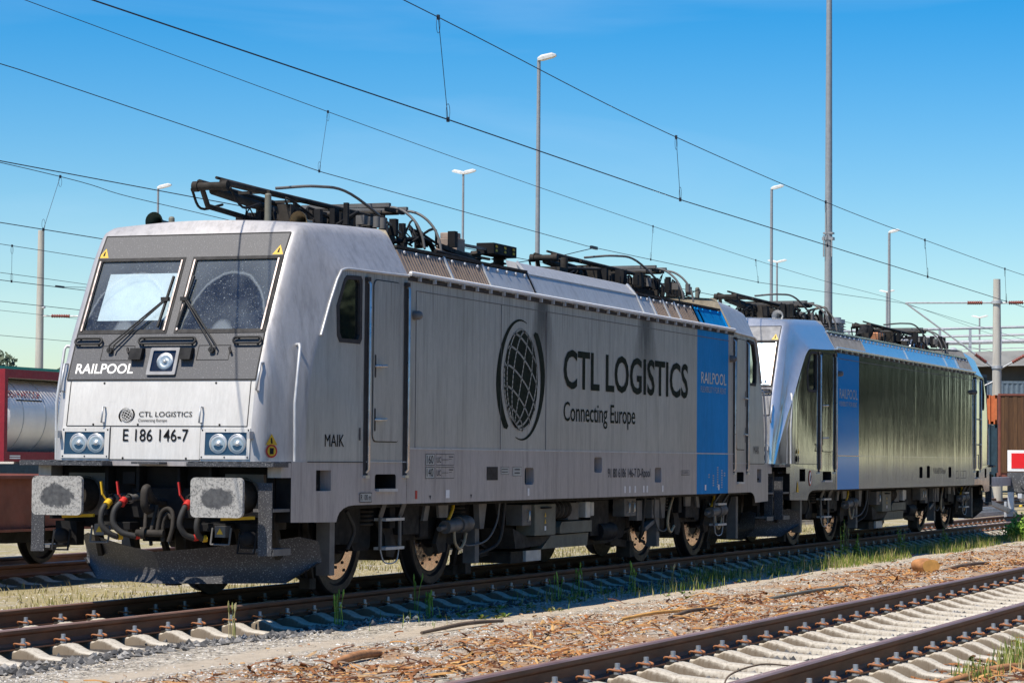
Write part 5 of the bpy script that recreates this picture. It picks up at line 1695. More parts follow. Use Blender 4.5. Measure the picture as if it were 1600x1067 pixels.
# --- markings of the second locomotive
text_part('RAILPOOL', 'lettering', 'letter_faint', L2, SD(3.47, 2.555), 1.33, .165, .004)
text_part('FLEXIBILITY FOR RENT', 'lettering', 'letter_faint', L2, SD(3.47, 2.42), 1.3, .08)
text_part('2', 'lettering', 'letter_black', L2, SD(2.02, 1.62), .09, .13, .0)
text_part('91 80 6187 D-Rpool', 'lettering', 'letter_grey', L2, SDL(11.4, 1.222), 1.2, .115)
b = MB()
S2 = lambda x, z, o=.007: (x, -(yb(x) + o), z)
b.sheet([(1.18, 1.0), (1.30, 1.0), (1.24, 1.2)], [], lambda x, z: S2(x - .17, z - .06), 0)
b.sheet([(1.75 + .075 * cos(a * pi / 12), 1.17 + .13 * sin(a * pi / 12)) for a in range(24)], [], lambda x, z: S2(x, z), 2)
b.sheet([(1.75 + .055 * cos(a * pi / 12), 1.17 + .105 * sin(a * pi / 12)) for a in range(24)], [], lambda x, z: S2(x, z, .009), 3)
b.beam(S2(1.73, 1.12, .01), S2(1.77, 1.22, .01), .025, .004, 1)
for x in (13.7, 14.2, 14.5):
    b.sheet([(x, 1.12), (x + .25, 1.12), (x + .25, 1.28), (x, 1.28)], [[(x + .01, 1.13), (x + .24, 1.13), (x + .24, 1.27), (x + .01, 1.27)]], lambda x, z: S2(x, z, .006), 1)
b.build('marking', ['yellow', 'letter_grey', 'red', 'white'], L2)
b = MB()
b.sheet([(1.02, 1.58), (1.12, 1.58), (1.07, 1.67)], [], lambda x, z: (x, -1.375 - .012, z), 0)
b.sheet([(1.07 + .05 * cos(a * pi / 8), 1.49 + .055 * sin(a * pi / 8)) for a in range(16)], [], lambda x, z: (x, -1.375 - .012, z), 1)
b.build('warning_sign', ['yellow', 'letter_grey'], L2)

# ------------------------------------------------------------------ overhead lines
M['wire'] = plain('dark_copper_wire', (0.03, 0.035, 0.05), 0.5, 0.3)
M['mast_concrete'] = plain('pale_mast_concrete', (0.46, 0.44, 0.39), 0.9, var=0.15, scale=3, stretch=(3, 3, .3))
M['lamp_post'] = plain('grey_lamp_post', (0.30, 0.31, 0.32), 0.5, 0.3, var=0.12)
M['lamp_head'] = plain('pale_lamp_head', (0.62, 0.62, 0.60), 0.4)
def overhead_line(label, y, cz, ms, droppers, x0, x1, r=.0085, group='overhead lines over the yard'):
    """contact wire, sagging messenger wire (x, z points) and their droppers"""
    t = thing('overhead_line', label, 'overhead line', (0, y, 0), group=group)
    cpts = cz if isinstance(cz, list) else [(x0, cz), (x1, cz)]
    b = MB(); b.tube([(x, 0, z) for x, z in cpts], r, 6); b.build('contact_wire', 'wire', t)
    mp = smooth_path([(x, 0, z) for x, z in ms], 10)
    b = MB(); b.tube(mp, r * .85, 6); b.build('messenger_wire', 'wire', t)
    def zat(P, x): return lerp_pts(x, P)
    mpp = [(p.x, p.z) for p in mp]
    for xa, xb in droppers:
        za, zb = zat(mpp, xa), zat(cpts, xb)
        b = MB(); b.tube([(xa, 0, za), (xb, 0, zb)], r * .55, 5)
        for xx, zz, q in ((xa, za - .10, 1), (xb, zb + .10, -1)):
            b.tube([(xx + .06 * sin(a), .0, zz + .10 * cos(a)) for a in [i * pi / 6 for i in range(13)]], r * .4, 5, cap=False)
            b.box(xx - .02, xx + .02, -.015, .015, zz + q * .10 - .03, zz + q * .10 + .03)
        b.build('dropper', 'wire', t)
    return t
overhead_line('nearest overhead line, passing above both locomotives with long droppers', 0.0, [(-30, 5.75), (-1, 5.735), (8, 5.695), (18, 5.62), (44, 5.68), (130, 5.7)],
              [(-30, 7.9), (-8, 7.35), (6.45, 6.966), (16, 6.63), (27.5, 6.473), (38, 6.48), (49.4, 6.55), (62, 6.75), (90, 7.6), (130, 7.0)],
              [(7.56, 7.91), (17.53, 17.77), (27.3, 27.45), (36.5, 36.8), (46.5, 46.7)], -30, 130)
overhead_line('second overhead line, meeting the cantilever arm of the right hand concrete mast', 10.92, [(10, 8.02), (15.6, 7.90), (27.7, 7.43), (44.6, 7.20), (62, 7.35), (83.8, 7.93), (140, 7.5)],
              [(10, 9.3), (16.2, 9.085), (35, 8.55), (55, 8.15), (70, 7.98), (83.8, 7.96), (110, 7.5), (140, 7.6)],
              [(27.9, 27.5), (50.4, 50.2), (61.5, 61.8)], 10, 140)
overhead_line('third overhead line, just above the horn on the first cab roof', 14.0, 5.79, [(-10, 7.2), (19.5, 6.92), (26, 6.72), (40, 6.6), (70, 7.1), (120, 6.6)], [(22.2, 21.6)], -10, 120)
t_ = overhead_line('fourth overhead line at far left, with a short straight dropper at the picture edge', 22.0, 5.70, [(-5, 6.65), (32, 6.58), (60, 6.45), (110, 6.9)], [(33.5, 33.5)], -5, 120)
overhead_line('fifth overhead line at far left, crossing the left concrete mast below its middle', 26.8, 5.70, [(0, 6.6), (40, 6.5), (62, 6.42), (120, 6.7)], [(51.0, 51.2)], 0, 130)
overhead_line('lowest overhead line at far left, close above the green container', 38.0, 5.70, [(20, 6.7), (62, 6.58), (90, 6.5), (150, 6.8)], [(73.0, 73.4)], 20, 160)
b = MB(); b.tube([(8, 8.5, 5.78), (45, 8.3, 6.02), (90, 8.0, 6.1)], .008, 6)
tag(b.build('feeder_wire', 'wire'), 'single feeder wire passing behind the first cab roof', 'wire')
b = MB(); b.tube([(36, 22, 5.72), (52, 22.5, 6.6)], .007, 6); b.box(35.6, 36.0, 21.98, 22.02, 5.69, 5.74)
tag(b.build('anchor_wire', 'wire'), 'slanting anchor wire clamped to the lower wire at far left', 'wire')
b = MB(); b.tube([(45.2, 10.92, 7.20), (42.5, 10.92, 6.78), (38, 11, 6.2)], .011, 6); b.box(44.9, 45.4, 10.89, 10.95, 7.16, 7.24)
tag(b.build('anchor_wire', 'wire'), 'slanting anchor wire clamped to the second wire above the first locomotive roof', 'wire')

# ------------------------------------------------------------------ masts
def concrete_mast(x, y, ztop, r0, r1, label):
    t = thing('catenary_mast', label, 'mast', (x, y, -.3), group='concrete catenary masts')
    b = MB(); b.cyl((0, 0, 0), (0, 0, ztop + .3), r0, 24, 0, r1); b.build('pole', 'mast_concrete', t)
    return t
def ins_rod(par, p, q, name='cantilever_tube', f0=.78, f1=.92, r=.035, insr=.09):
    p, q = Vector(p), Vector(q)
    b = MB(); b.tube([p, q], r, 8); b.build(name, 'galv', par)
    b = MB()
    a = p.lerp(q, f0); c = p.lerp(q, f1); d = (c - a)
    pr = []
    for k in range(8):
        pr += [(d.length * k / 8, .055), (d.length * (k + .35) / 8, insr), (d.length * (k + .7) / 8, .055)]
    b.lathe(pr, a, d, 12); b.build('insulator', 'brown_ins', par)
m = concrete_mast(85.3, 7.35, 8.95, .24, .145, 'pale tapered concrete mast right of the second locomotive, carrying cantilevers on both sides')
R_ = lambda x, y, z: (x - 85.3, y - 7.35, z + .3)
tip = (84.0, 10.85, 7.95)
ins_rod(m, R_(*tip), R_(85.2, 7.55, 7.98), f0=.72, f1=.90)
ins_rod(m, R_(*tip), R_(85.2, 7.5, 5.35), f0=.80, f1=.93)
ins_rod(m, R_(85.4, 5.2, 8.0), R_(85.4, 7.2, 7.98), f0=.55, f1=.85)
ins_rod(m, R_(85.4, 5.0, 6.5), R_(85.4, 7.2, 5.3), f0=.5, f1=.8)
b = MB()
b.tube([R_(85.2, 7.5, 4.75), R_(84.6, 9.2, 3.9)], .03, 8)
for z in (8.0, 5.35):
    b.cyl(R_(85.3, 7.35, z - .06), R_(85.3, 7.35, z + .06), .22, 16)
b.build('bracket', 'galv', m)
b = MB()
for z in (2.1, 2.35): b.cyl(R_(85.3, 7.35, z), R_(85.3, 7.35, z + .02), .238, 20)
b.build('steel_band', 'dark', m)
b = MB(); b.box(-.28, -.26, -.42, -.20, 1.75 + .3, 2.65 + .3); b.build('number_plate', 'yellow', m)
b = MB()
for z in (2.75, 2.35): b.box(-.287, -.281, -.34, -.28, z - .12, z + .08)
b.build('number', 'letter_black', m)
m = concrete_mast(77.2, 47.4, 11.2, .22, .135, 'pale concrete mast at far left behind the green container')
b = MB(); b.cyl((-.1, -.3, 8.15), (0, .0, 8.1), .05, 8); b.build('bracket', 'galv', m)
ins_rod(m, (1.5, -5.5, 7.75), (0, -.1, 7.78), f0=.78, f1=.93, r=.035, insr=.085)

def lamp_post(x, y, h, r0, r1, heads, label, roll=0.0, L=1.15):
    t = thing('lamp_post', label, 'lamp post', (x, y, -.3), group='lamp posts of the yard')
    b = MB(); b.cyl((0, 0, 0), (0, 0, h), r0, 14, 0, r1); b.build('pole', 'lamp_post', t)
    for s in heads:
        d = Vector((.2, -s * .95, .24)).normalized()
        o = Vector((0, 0, h + .02))
        b = MB()
        up = Vector((0, 0, 1)); sd = d.cross(up).normalized(); u2_ = sd.cross(d)
        rows = []
        for tt, w, hh in ((-.06, .10, .10), (0.0, .14, .14), (.2, .20, .20), (.8, .20, .18), (1.0, .12, .06)):
            c = o + d * (tt * L) + u2_ * (hh * .2)
            rows.append([tuple(c + sd * w * a + u2_ * hh * bb) for a, bb in ((-1, -.5), (-1, .2), (-.5, .6), (.5, .6), (1, .2), (1, -.5), (-1, -.5))])
        b.grid(rows, 0, False); b.add(rows[0][:6], [tuple(range(6))]); b.add(rows[-1][:6], [tuple(range(6))])
        b.build('lamp_head', 'lamp_head', t)
    return t
lamp_post(79.9, 25.4, 18.3, .13, .075, (1,), 'tall single headed lamp post rising behind the middle of the first locomotive', L=.75)
lamp_post(134.5, 50.7, 20.0, .12, .07, (1, -1), 'twin headed lamp post behind the front pantograph of the first locomotive', L=.85)
lamp_post(127.5, 69.0, 18.9, .11, .07, (1,), 'single headed lamp post just behind the horn of the first cab roof', L=.9)
lamp_post(151.2, 34.8, 20.2, .15, .09, (1,), 'single headed lamp post behind the front pantograph of the second locomotive', L=.85)
lamp_post(229, 55.4, 21.2, .14, .09, (1, -1), 'small twin headed lamp post close beside the taller single one', L=1.0)
lamp_post(183.7, 34.0, 19.9, .16, .10, (1,), 'single headed lamp post behind the roof of the second locomotive', L=.85)
lamp_post(292, 58.7, 22.2, .16, .11, (1, -1), 'faint twin headed lamp post behind the single one over the second locomotive roof', L=1.0)
lamp_post(276, 44.4, 18.1, .14, .09, (1, -1), 'small twin headed lamp post standing behind the bridge railing', L=1.0)
t = thing('floodlight_mast', 'tall grey steel mast reaching out of the top of the picture behind the second cab', 'mast', (84.1, 14.1, -.3))
b = MB(); b.cyl((0, 0, 0), (0, 0, 30), .20, 20, 0, .08); b.build('pole', 'lamp_post', t)
b = MB(); b.box(-.17, .17, -.22, .24, 10.9, 11.02); b.box(-.16, .16, -.21, .20, 11.15, 11.22); b.box(-.2, -.14, .14, .19, 10.2, 11.1); b.box(-.2, -.15, -.2, -.16, 10.2, 10.9); b.build('collar', 'lamp_post', t)

# ------------------------------------------------------------------ bridge
M['bridge_concrete'] = plain('weathered_bridge_concrete', (0.44, 0.42, 0.38), 0.9, var=0.25, scale=.5, stretch=(1, 1, 3))
M['bridge_under'] = plain('dark_bridge_beam', (0.16, 0.125, 0.095), 0.9, var=0.3, scale=.6)
bd = Vector((127.65 - 125.29, 13.6 - 19.85, 0)).normalized()
BR0 = Vector((125.29, 19.85, 0))
br = thing('road_bridge', 'concrete road bridge with grey railings crossing behind the second locomotive', 'bridge', tuple(BR0), atan2(bd.y, bd.x))
# local x runs along the bridge towards the right of the picture, local y towards the back
def slope(x): return 8.95 + .047 * x * .7
b = MB()
for i in range(6, 20):
    xa, xb = -60 + i * 5, -60 + (i + 1) * 5
    za, zb = slope(xa) - 1.35, slope(xb) - 1.35
    v = [(xa, 0, za), (xb, 0, zb), (xb, 0, zb - .85), (xa, 0, za - .85), (xa, 11, za), (xb, 11, zb)]
    b.add(v, [(0, 1, 2, 3), (0, 1, 5, 4)])
b.build('deck', 'bridge_concrete', br, weld=True)
b = MB()
for i in range(6, 20):
    xa, xb = -60 + i * 5, -60 + (i + 1) * 5
    for y in (1.2, 4.0, 7.0, 9.8):
        za, zb = slope(xa) - 2.2, slope(xb) - 2.2
        b.add([(xa, y, za), (xb, y, zb), (xb, y, zb - 1.2), (xa, y, za - 1.2), (xa, y + .8, za), (xb, y + .8, zb), (xb, y + .8, zb - 1.2), (xa, y + .8, za - 1.2)], [(0, 1, 2, 3), (4, 5, 6, 7), (3, 2, 6, 7)])
    b.add([(xa, 0, slope(xa) - 2.2), (xb, 0, slope(xb) - 2.2), (xb, 11, slope(xb) - 2.2), (xa, 11, slope(xa) - 2.2)], [(0, 1, 2, 3)])
b.build('girder', 'bridge_under', br)
for yy in (.3, 10.6):
    x = -29.0
    while x < 32:
        b = MB(); b.box(x - .07, x + .07, yy - .05, yy + .05, slope(x) - 1.36, slope(x)); b.build('railing_post', 'galv', br); x += 1.72
    b = MB()
    for k, (dz, r_) in enumerate(((0, .075), (-.45, .03), (-.80, .03))):
        b.tube([(-30, yy, slope(-30) + dz), (40, yy, slope(40) + dz)], r_, 6)
    b.build('railing_bar', 'galv', br)
b = MB(); b.tube([(-30, 1.6, slope(-30) - .75), (40, 1.6, slope(40) - .75)], .13, 8); b.build('crash_barrier', 'galv', br)
for x in (-28, 24):
    b = MB(); b.box(x - .8, x + .8, 1, 10, -.4, slope(x) - 3.2); b.build('pier', 'bridge_under', br)

# ------------------------------------------------------------------ wagons and containers
def wheelset(par, x, y0, z0):
    for s in (-1, 1):
        b = MB()
        b.lathe([(-.06, 0), (-.06, .46), (-.03, .49), (-.02, .46), (.07, .455), (.075, .40), (.03, .38), (.03, .16), (.09, .13), (.10, 0)], (x, y0 + s * .7535, .46 + z0), (0, s, 0), 32)
        b.build('wheel', 'tyre', par, sharp=35)
M['wagon_brown'] = plain('brown_wagon_paint', (0.20, 0.065, 0.045), 0.6, var=0.25, scale=3)
w = thing('flat_wagon', 'rusty brown flat wagon at the left edge, partly behind the first locomotive', 'wagon', (0, Y_BACK, Z_BACK))
b = MB()
for s in (-1, 1):
    b.prism([(-9, 1.17), (9.6, 1.17), (9.6, .75), (8.9, .55), (5.6, .46), (-9, .46)], lambda x, z, ww: (x, ww, z), *sorted((s * 1.22, s * 1.20)))
    b.box(-9, 9.6, *sorted((s * 1.12, s * 1.32)), 1.13, 1.17); b.box(-9, 8.8, *sorted((s * 1.14, s * 1.30)), .455, .49)
b.box(-9, 9.6, -1.2, 1.2, 1.0, 1.1); b.box(9.5, 9.65, -1.3, 1.3, .8, 1.17)
b.build('frame', 'wagon_brown', w)
b = MB(); b.prism([(7.4, 1.17), (8.5, 1.17), (8.3, 1.25), (8.25, 1.38), (7.75, 1.38), (7.65, 1.25)], lambda x, z, ww: (x, ww, z), -1.33, -1.25); b.build('end_bracket', 'wagon_brown', w)
b = MB(); b.cyl((8.0, -1.34, 1.29), (8.0, -1.42, 1.29), .06, 12); b.build('pull_ring', 'yellow', w)
for x in (6.2, 8.0): wheelset(w, x, 0, 0)
b = MB()
for s in (-1, 1):
    b.prism([(5.5, .60), (8.7, .60), (8.4, .40), (7.5, .30), (6.7, .30), (5.8, .40)], lambda x, z, ww: (x, ww, z), *sorted((s * .95, s * 1.08)))
    for x in (5.9, 6.5, 7.7, 8.3):
        b.lathe([(0, .07), (.05, .08), (.10, .07), (.15, .08), (.2, .07)], (x, s * 1.08, .45), (0, 0, 1), 10)
    for x in (6.2, 8.0): b.box(x - .15, x + .15, *sorted((s * 1.0, s * 1.14)), .30, .58)
b.build('bogie_frame', 'black', w)
# tank container on its wagon, three tracks away
M['tank_steel'] = plain('dull_tank_steel', (0.80, 0.78, 0.77), 0.45, 0.1, var=0.12, scale=1.2)
M['dark_red'] = plain('dark_red_frame', (0.24, 0.012, 0.022), 0.5, var=0.15)
M['teal'] = plain('teal_green_paint', (0.03, 0.33, 0.22), 0.5, var=0.15)
M['blue_grey'] = plain('blue_grey_paint', (0.018, 0.045, 0.065), 0.6, var=0.25)
TC = Vector((46.9, 29.8, 0))
tc = thing('tank_container', 'silver tank container in a dark red frame at the left edge', 'tank container', (48.65, 30.9, 1.25))
tc.scale = (1, 1, 1.055)
b = MB()
for s in (-1, 1):
    y = s * 1.2
    b.box(-3.0, 3.0, y - .08, y + .08, 0, .28); b.box(-3.0, 3.0, y - .07, y + .07, 2.38, 2.62)
    for x in (-2.95, 2.95): b.box(x - .09, x + .09, y - .09, y + .09, 0, 2.62)
for x in (-2.95, 2.95):
    b.box(x - .08, x + .08, -1.2, 1.2, 0, .2); b.box(x - .08, x + .08, -1.2, 1.2, 2.45, 2.6)
b.build('frame', 'dark_red', tc)
b = MB()
b.lathe([(-2.8, 0), (-2.78, .5), (-2.65, .95), (-2.45, 1.13), (2.45, 1.13), (2.65, .95), (2.78, .5), (2.8, 0)], (0, 0, 1.30), (1, 0, 0), 48)
b.build('tank', 'tank_steel', tc, sharp=40)
b = MB()
for x in (-1.7, -.4, .9, 2.1): b.lathe([(0, 1.13), (.0, 1.142), (.035, 1.142), (.035, 1.13)], (x, 0, 1.30), (1, 0, 0), 48)
b.build('tank_band', 'galv', tc)
b = MB()
b.box(-2.9, 2.9, -.75, .75, 2.40, 2.44)
for k in range(30): b.box(-2.9 + k * .19, -2.82 + k * .19, -1.05, .75, 2.38, 2.415)
b.build('walkway', 'olive', tc)
def tank_txt(u0, z0):
    def f(u, v):
        z = z0 + v; dz = z - 1.30
        return (u0 + u, -sqrt(max(.01, 1.145 ** 2 - dz * dz)) - .004, z)
    return f
text_part('DEN HARTOGH', 'lettering', 'dark_red', tc, tank_txt(-2.42, 1.83), 1.95, .20, .0)
b = MB(); b.add([tank_txt(x, z)(0, 0) for x, z in ((-2.0, 1.74), (-.5, 1.74), (-.5, 1.775), (-2.0, 1.775))], [(0, 1, 2, 3)]); b.build('text_rule', 'letter_black', tc)
b = MB()
for z in (.10, .16): b.box(-2.7, -2.1, -1.29, -1.283, z - .02, z + .02)
b.build('marking', 'white', tc)
w = thing('container_wagon', 'dark blue grey container wagon carrying the silver tank container', 'wagon', (47.0, 30.9, 0))
b = MB(); b.box(-9, 9, -1.25, 1.25, .95, 1.17); b.box(-9, 9, -1.3, -1.25, .62, 1.18); b.build('frame', 'blue_grey', w)
for x in (-7, -5.2, 5.2, 7): wheelset(w, x, 0, 0)
b = MB(); b.box(-7.8, -4.4, -1.1, 1.1, .3, .7); b.box(4.4, 7.8, -1.1, 1.1, .3, .7); b.build('bogie_frame', 'black', w)
def container(name, label, x, y, z, lx, ly, lz, mat, rz=0.0, parts=True):
    """ribbed steel box with corner posts"""
    t = thing(name, label, 'container', (x, y, z), rz)
    b = MB()
    n = int(lx / .28)
    for s in (-1, 1):
        rows = []
        for k in range(n * 4 + 1):
            xx = -lx / 2 + .1 + (lx - .2) * k / (n * 4)
            d = (0, .0, .035, .035)[k % 4]
            rows.append([(xx, s * (ly / 2 - d), .15), (xx, s * (ly / 2 - d), lz - .12)])
        b.grid(rows, 0, False)
    b.box(-lx / 2 + .05, lx / 2 - .05, -ly / 2 + .06, ly / 2 - .06, .10, lz - .03)
    b.build('wall', mat, t)
    b = MB()
    for s in (-1, 1):
        for x_ in (-lx / 2, lx / 2 - .12): b.box(x_, x_ + .12, *sorted((s * (ly / 2 - .12), s * (ly / 2 + .012))), 0, lz)
        b.box(-lx / 2, lx / 2, *sorted((s * (ly / 2 - .06), s * (ly / 2 + .008))), 0, .16); b.box(-lx / 2, lx / 2, *sorted((s * (ly / 2 - .06), s * (ly / 2 + .008))), lz - .13, lz - .005)
    b.build('corner_frame', mat, t)
    return t
container('shipping_container', 'teal green container whose top edge shows above the silver tank container', 51.5, 34.6, 1.42, 12.2, 2.44, 2.92, 'teal')
# covered timber wagon and containers under the bridge
wb = NT('brown_timber_boards')
_p = wb.noise(1.0, 3, (9, 9, .15)); _q = wb.noise(10, 6, (2, 2, .2), rough=.7)
wb.set(color=wb.mix(wb.ramp(_q, [(0.35, 0.6), (0.6, 0.0)]), wb.ramp(_p, [(0.3, (0.07, 0.031, 0.012)), (0.7, (0.155, 0.075, 0.03))]), (0.04, 0.02, 0.012)), rough=.8)
M['boards'] = wb.mat
wv = thing('timber_wagon', 'brown board sided wagon behind the red and white buffer stop', 'wagon', (72.4, 4.45, 0), radians(-70))
b = MB()
k = 0; x = -.40
while x < 7.5:
    b.box(x, x + .145, -.03 - .012 * (k % 2), .03, 1.10, 3.92 - .012 * (x + .85)); x += .15; k += 1
b.box(-.40, 7.5, .05, .45, 1.1, 3.80)
b.build('side_wall', 'boards', wv)
b = MB(); b.box(-.45, 7.5, -.06, .05, 3.86, 3.93); b.box(-.45, 7.5, 0, .5, .95, 1.10); b.box(-.48, -.40, -.05, .04, 1.0, 3.93); b.build('frame', 'wagon_brown', wv)
for x in (1.0, 2.8):
    b = MB(); b.lathe([(-.06, 0), (-.06, .46), (.07, .455), (.075, .40), (.03, .16), (.10, 0)], (x, .3, .28), (0, -1, 0), 24); b.build('wheel', 'tyre', wv)
M['orange'] = plain('faded_orange_paint', (0.50, 0.13, 0.04), 0.6, var=0.15)
M['dk_blue'] = plain('dull_blue_grey_container', (0.12, 0.16, 0.20), 0.6, var=0.2)
container('shipping_container', 'orange container end squeezed between the second locomotive and the concrete mast', 80.6, 6.12, 2.92, 6.0, .36, 1.10, 'orange', radians(0))
container('shipping_container', 'dark blue grey container end below the orange one beside the concrete mast', 80.6, 6.12, .9, 6.0, .36, 2.0, 'blue_grey', 0)
container('shipping_container', 'dull blue grey container standing in the shade under the bridge', 121, 17.5, .9, 18, 2.6, 5.0, 'dk_blue', atan2(bd.y, bd.x))
container('shipping_container', 'dark blue container end just right of the second locomotive', 86, 8.9, 1.0, 8, .5, 4.2, 'blue_grey', 0)

# ------------------------------------------------------------------ buffer stop
M['signal_red'] = plain('signal_red', (0.70, 0.012, 0.015), 0.4, var=0.05)
M['stop_grey'] = speckled('scuffed_dark_grey_steel', (0.07, 0.07, 0.072), (0.22, 0.22, 0.22), 20, .62)
bs = thing('buffer_stop', 'buffer stop with red and white board at the end of the locomotive track', 'buffer stop', (50.0, 0, 0))
b = MB(); b.box(-.03, .03, -.62, .56, 1.22, 1.80); b.build('board', 'white', bs, bevel=.01)
b = MB(); b.box(-.04, -.033, -.51, .45, 1.305, 1.72); b.build('red_field', 'signal_red', bs)
b = MB()
b.prism(rrect(-.62, .55, .66, 1.20, .04, 3), lambda y, z, w_: (w_, y, z), -.10, .25)
b.prism([(-.3, .66), (.35, .66), (.2, .38), (-.15, .38)], lambda y, z, w_: (w_, y, z), -.06, .2)
b.build('buffer_block', 'stop_grey', bs)
b = MB(); b.lathe([(0, .24), (.03, .24), (.04, .20), (.03, .15), (.035, 0)], (-.10, -.03, .92), (-1, 0, 0), 28); b.build('buffer_pad', 'stop_grey', bs)
b = MB()
b.beam((-3.2, .52, .95), (0, .52, .95), .14, .24); b.beam((-3.2, -.9, .95), (0, -.9, .95), .14, .24)
b.build('push_beam', 'galv', bs)
b = MB()
for y in (-.75, .45):
    b.beam((-.1, y, .66), (-.1, y, .02), .12, .16); b.beam((-5.0, y + .1, .62), (.1, y, .10), .10, .12)
    b.beam((-.25, y + .12, .4), (-.25, y + .12, -.02), .12, .06); b.box(-.5, .2, y - .12, y + .12, .0, .14)
b.build('brace', 'galv', bs)
b = MB()
for y in (.95, 1.5, 2.1):
    b.beam((-4.5, y, .06), (3, y, .06), .16, .12); b.beam((-4.5, y, .16), (3, y, .16), .05, .10)
b.build('base_rail', 'galv', bs)
b = MB(); b.lathe([(0, .05), (.05, .045), (.06, 0)], (-.3, .15, .26), (0, 0, 1), 10); b.build('reflector', 'yellow', bs)

# ------------------------------------------------------------------ trees, bushes, weeds, log
def leaf_mat(name, c0, c1, c2):
    m = NT(name)
    c = m.ramp(m.island(), [(0, c0), (.6, c1), (1, c2)])
    m.set(color=c, rough=.55, spec=.3)
    tr = m.n('ShaderNodeBsdfTranslucent'); m.link(c, tr.inputs[0])
    mx = m.n('ShaderNodeMixShader'); mx.inputs[0].default_value = .12
    m.link(m.p.outputs[0], mx.inputs[1]); m.link(tr.outputs[0], mx.inputs[2]); m.link(mx.outputs[0], m.out.inputs[0])
    return m.mat
M['leaf'] = leaf_mat('tree_leaf', (0.034, 0.050, 0.028), (0.064, 0.086, 0.048), (0.11, 0.14, 0.08))
M['leaf_dark'] = leaf_mat('dark_tree_leaf', (0.022, 0.030, 0.018), (0.045, 0.058, 0.032), (0.09, 0.105, 0.06))
M['bush_leaf'] = leaf_mat('bush_leaf', (0.09, 0.19, 0.02), (0.17, 0.32, 0.04), (0.32, 0.46, 0.07))
M['bark'] = plain('tree_bark', (0.12, 0.085, 0.06), .9, var=.4, scale=5)
def leaves(b, c, r, n, size):
    for _ in range(n):
        while True:
            d = Vector((random.uniform(-1, 1), random.uniform(-1, 1), random.uniform(-1, 1)))
            if .25 < d.length < 1: break
        p = Vector(c) + Vector((d.x * r, d.y * r, d.z * r * .8))
        a = Vector((random.gauss(0, 1), random.gauss(0, 1), random.gauss(0, 1))).normalized()
        q = a.orthogonal().normalized() * size * random.uniform(.6, 1.3); a = a * size * random.uniform(.4, .8)
        b.add([p - q, p + a, p + q, p - a], [(0, 1, 2, 3)])
def make_tree(label, group, h, spread, nleaf, lsize, cat='tree', name='broadleaf_tree', leaf='leaf'):
    t = thing(name, label, cat, group=group)
    b = MB()
    b.tube([(0, 0, 0), (.05 * h / 10, 0, h * .3), (0, .1, h * .6), (.1, 0, h * .9)], [.035 * h, .026 * h, .016 * h, .004 * h], 10)
    cl = []
    for k in range(16):
        z = h * random.uniform(.28, .95); a = random.uniform(0, 2 * pi)
        R = spread * (1 - abs((z / h - .52) / .55) ** 2) ** .5 * random.uniform(.45, 1.0)
        e = (R * cos(a), R * sin(a), z)
        b.tube([(0, 0, max(h * .15, z - R * .7)), (e[0] * .5, e[1] * .5, z - R * .25), e], [.012 * h, .008 * h, .003 * h], 6)
        cl.append(e)
    b.build('trunk', 'bark', t)
    b = MB()
    for e in cl + [(0, 0, h * .88), (0, 0, h * .7)]:
        leaves(b, e, spread * random.uniform(.28, .46), nleaf // 18, lsize)
    b.build('crown', leaf, t)
    return t
tp = [make_tree('green broadleaf tree of the row mirrored in the shiny locomotive', 'trees along the near side of the yard', hh, ss, 4200, .30) for hh, ss in ((13, 4.6), (11, 4.4))]
tp.append(make_tree('dark leaved tree of the row mirrored in the shiny locomotive', 'trees along the near side of the yard', 16, 5.2, 4200, .30, leaf='leaf_dark'))
spots = [(8, -27), (17, -25), (27, -28), (36, -26), (46, -29), (56, -27), (66, -31), (77, -28), (90, -32), (103, -29), (117, -33), (131, -30), (146, -34), (162, -31), (178, -35), (50, -37), (84, -40), (112, -41), (140, -43), (195, -34), (210, -38), (170, -44)]
for i, (x, y) in enumerate(spots):
    k = 2 if (55 < x < 98 or i == 2) else i % 2
    o = tp[i] if i < 3 else copy_tree(tp[k])
    o.location = (x + random.uniform(-1, 1), y, -.2); o.rotation_euler = (0, 0, random.uniform(0, 6.28))
    s = random.uniform(.85, 1.15); o.scale = (s, s, s)
fars = []
for i, (x, y, hh, lab) in enumerate(((237, 149.5, 13.0, 'far tree at the left edge behind the green container'), (239.5, 141.0, 12.2, 'far tree between the left concrete mast and the first cab'), (260, 160, 11.5, 'low far tree left of the concrete mast'))):
    o = make_tree(lab, 'far trees beyond the yard', hh, 4.2, 3000, .35); o.location = (x, y, -.3)

def bush(x, y, w, h, n, label):
    t = thing('bush', label, 'bush', (x, y, ground_z(x, y)))
    b = MB()
    for k in range(12):
        a = random.uniform(0, 6.28); R = random.uniform(.1, .8) * w / 2
        b.tube([(0.1 * cos(a), 0.1 * sin(a), 0), (R * .6 * cos(a), R * .6 * sin(a), h * .5), (R * cos(a), R * sin(a), h * random.uniform(.6, 1))], [.012, .009, .004], 5)
    b.build('stems', 'bark', t)
    b = MB()
    for k in range(16):
        a = random.uniform(0, 6.28); R = random.uniform(0, .42) * w
        leaves(b, (R * cos(a), R * sin(a), h * random.uniform(.25, .8)), w * .2, n // 16, .05)
    b.build('foliage', 'bush_leaf', t)
bush(35.9, -2.35, 1.35, .5, 1500, 'bright green bush at the right edge in front of the buffer stop')
bush(87, 5.2, 3.0, .8, 700, 'low green shrub at the foot of the right hand concrete mast')
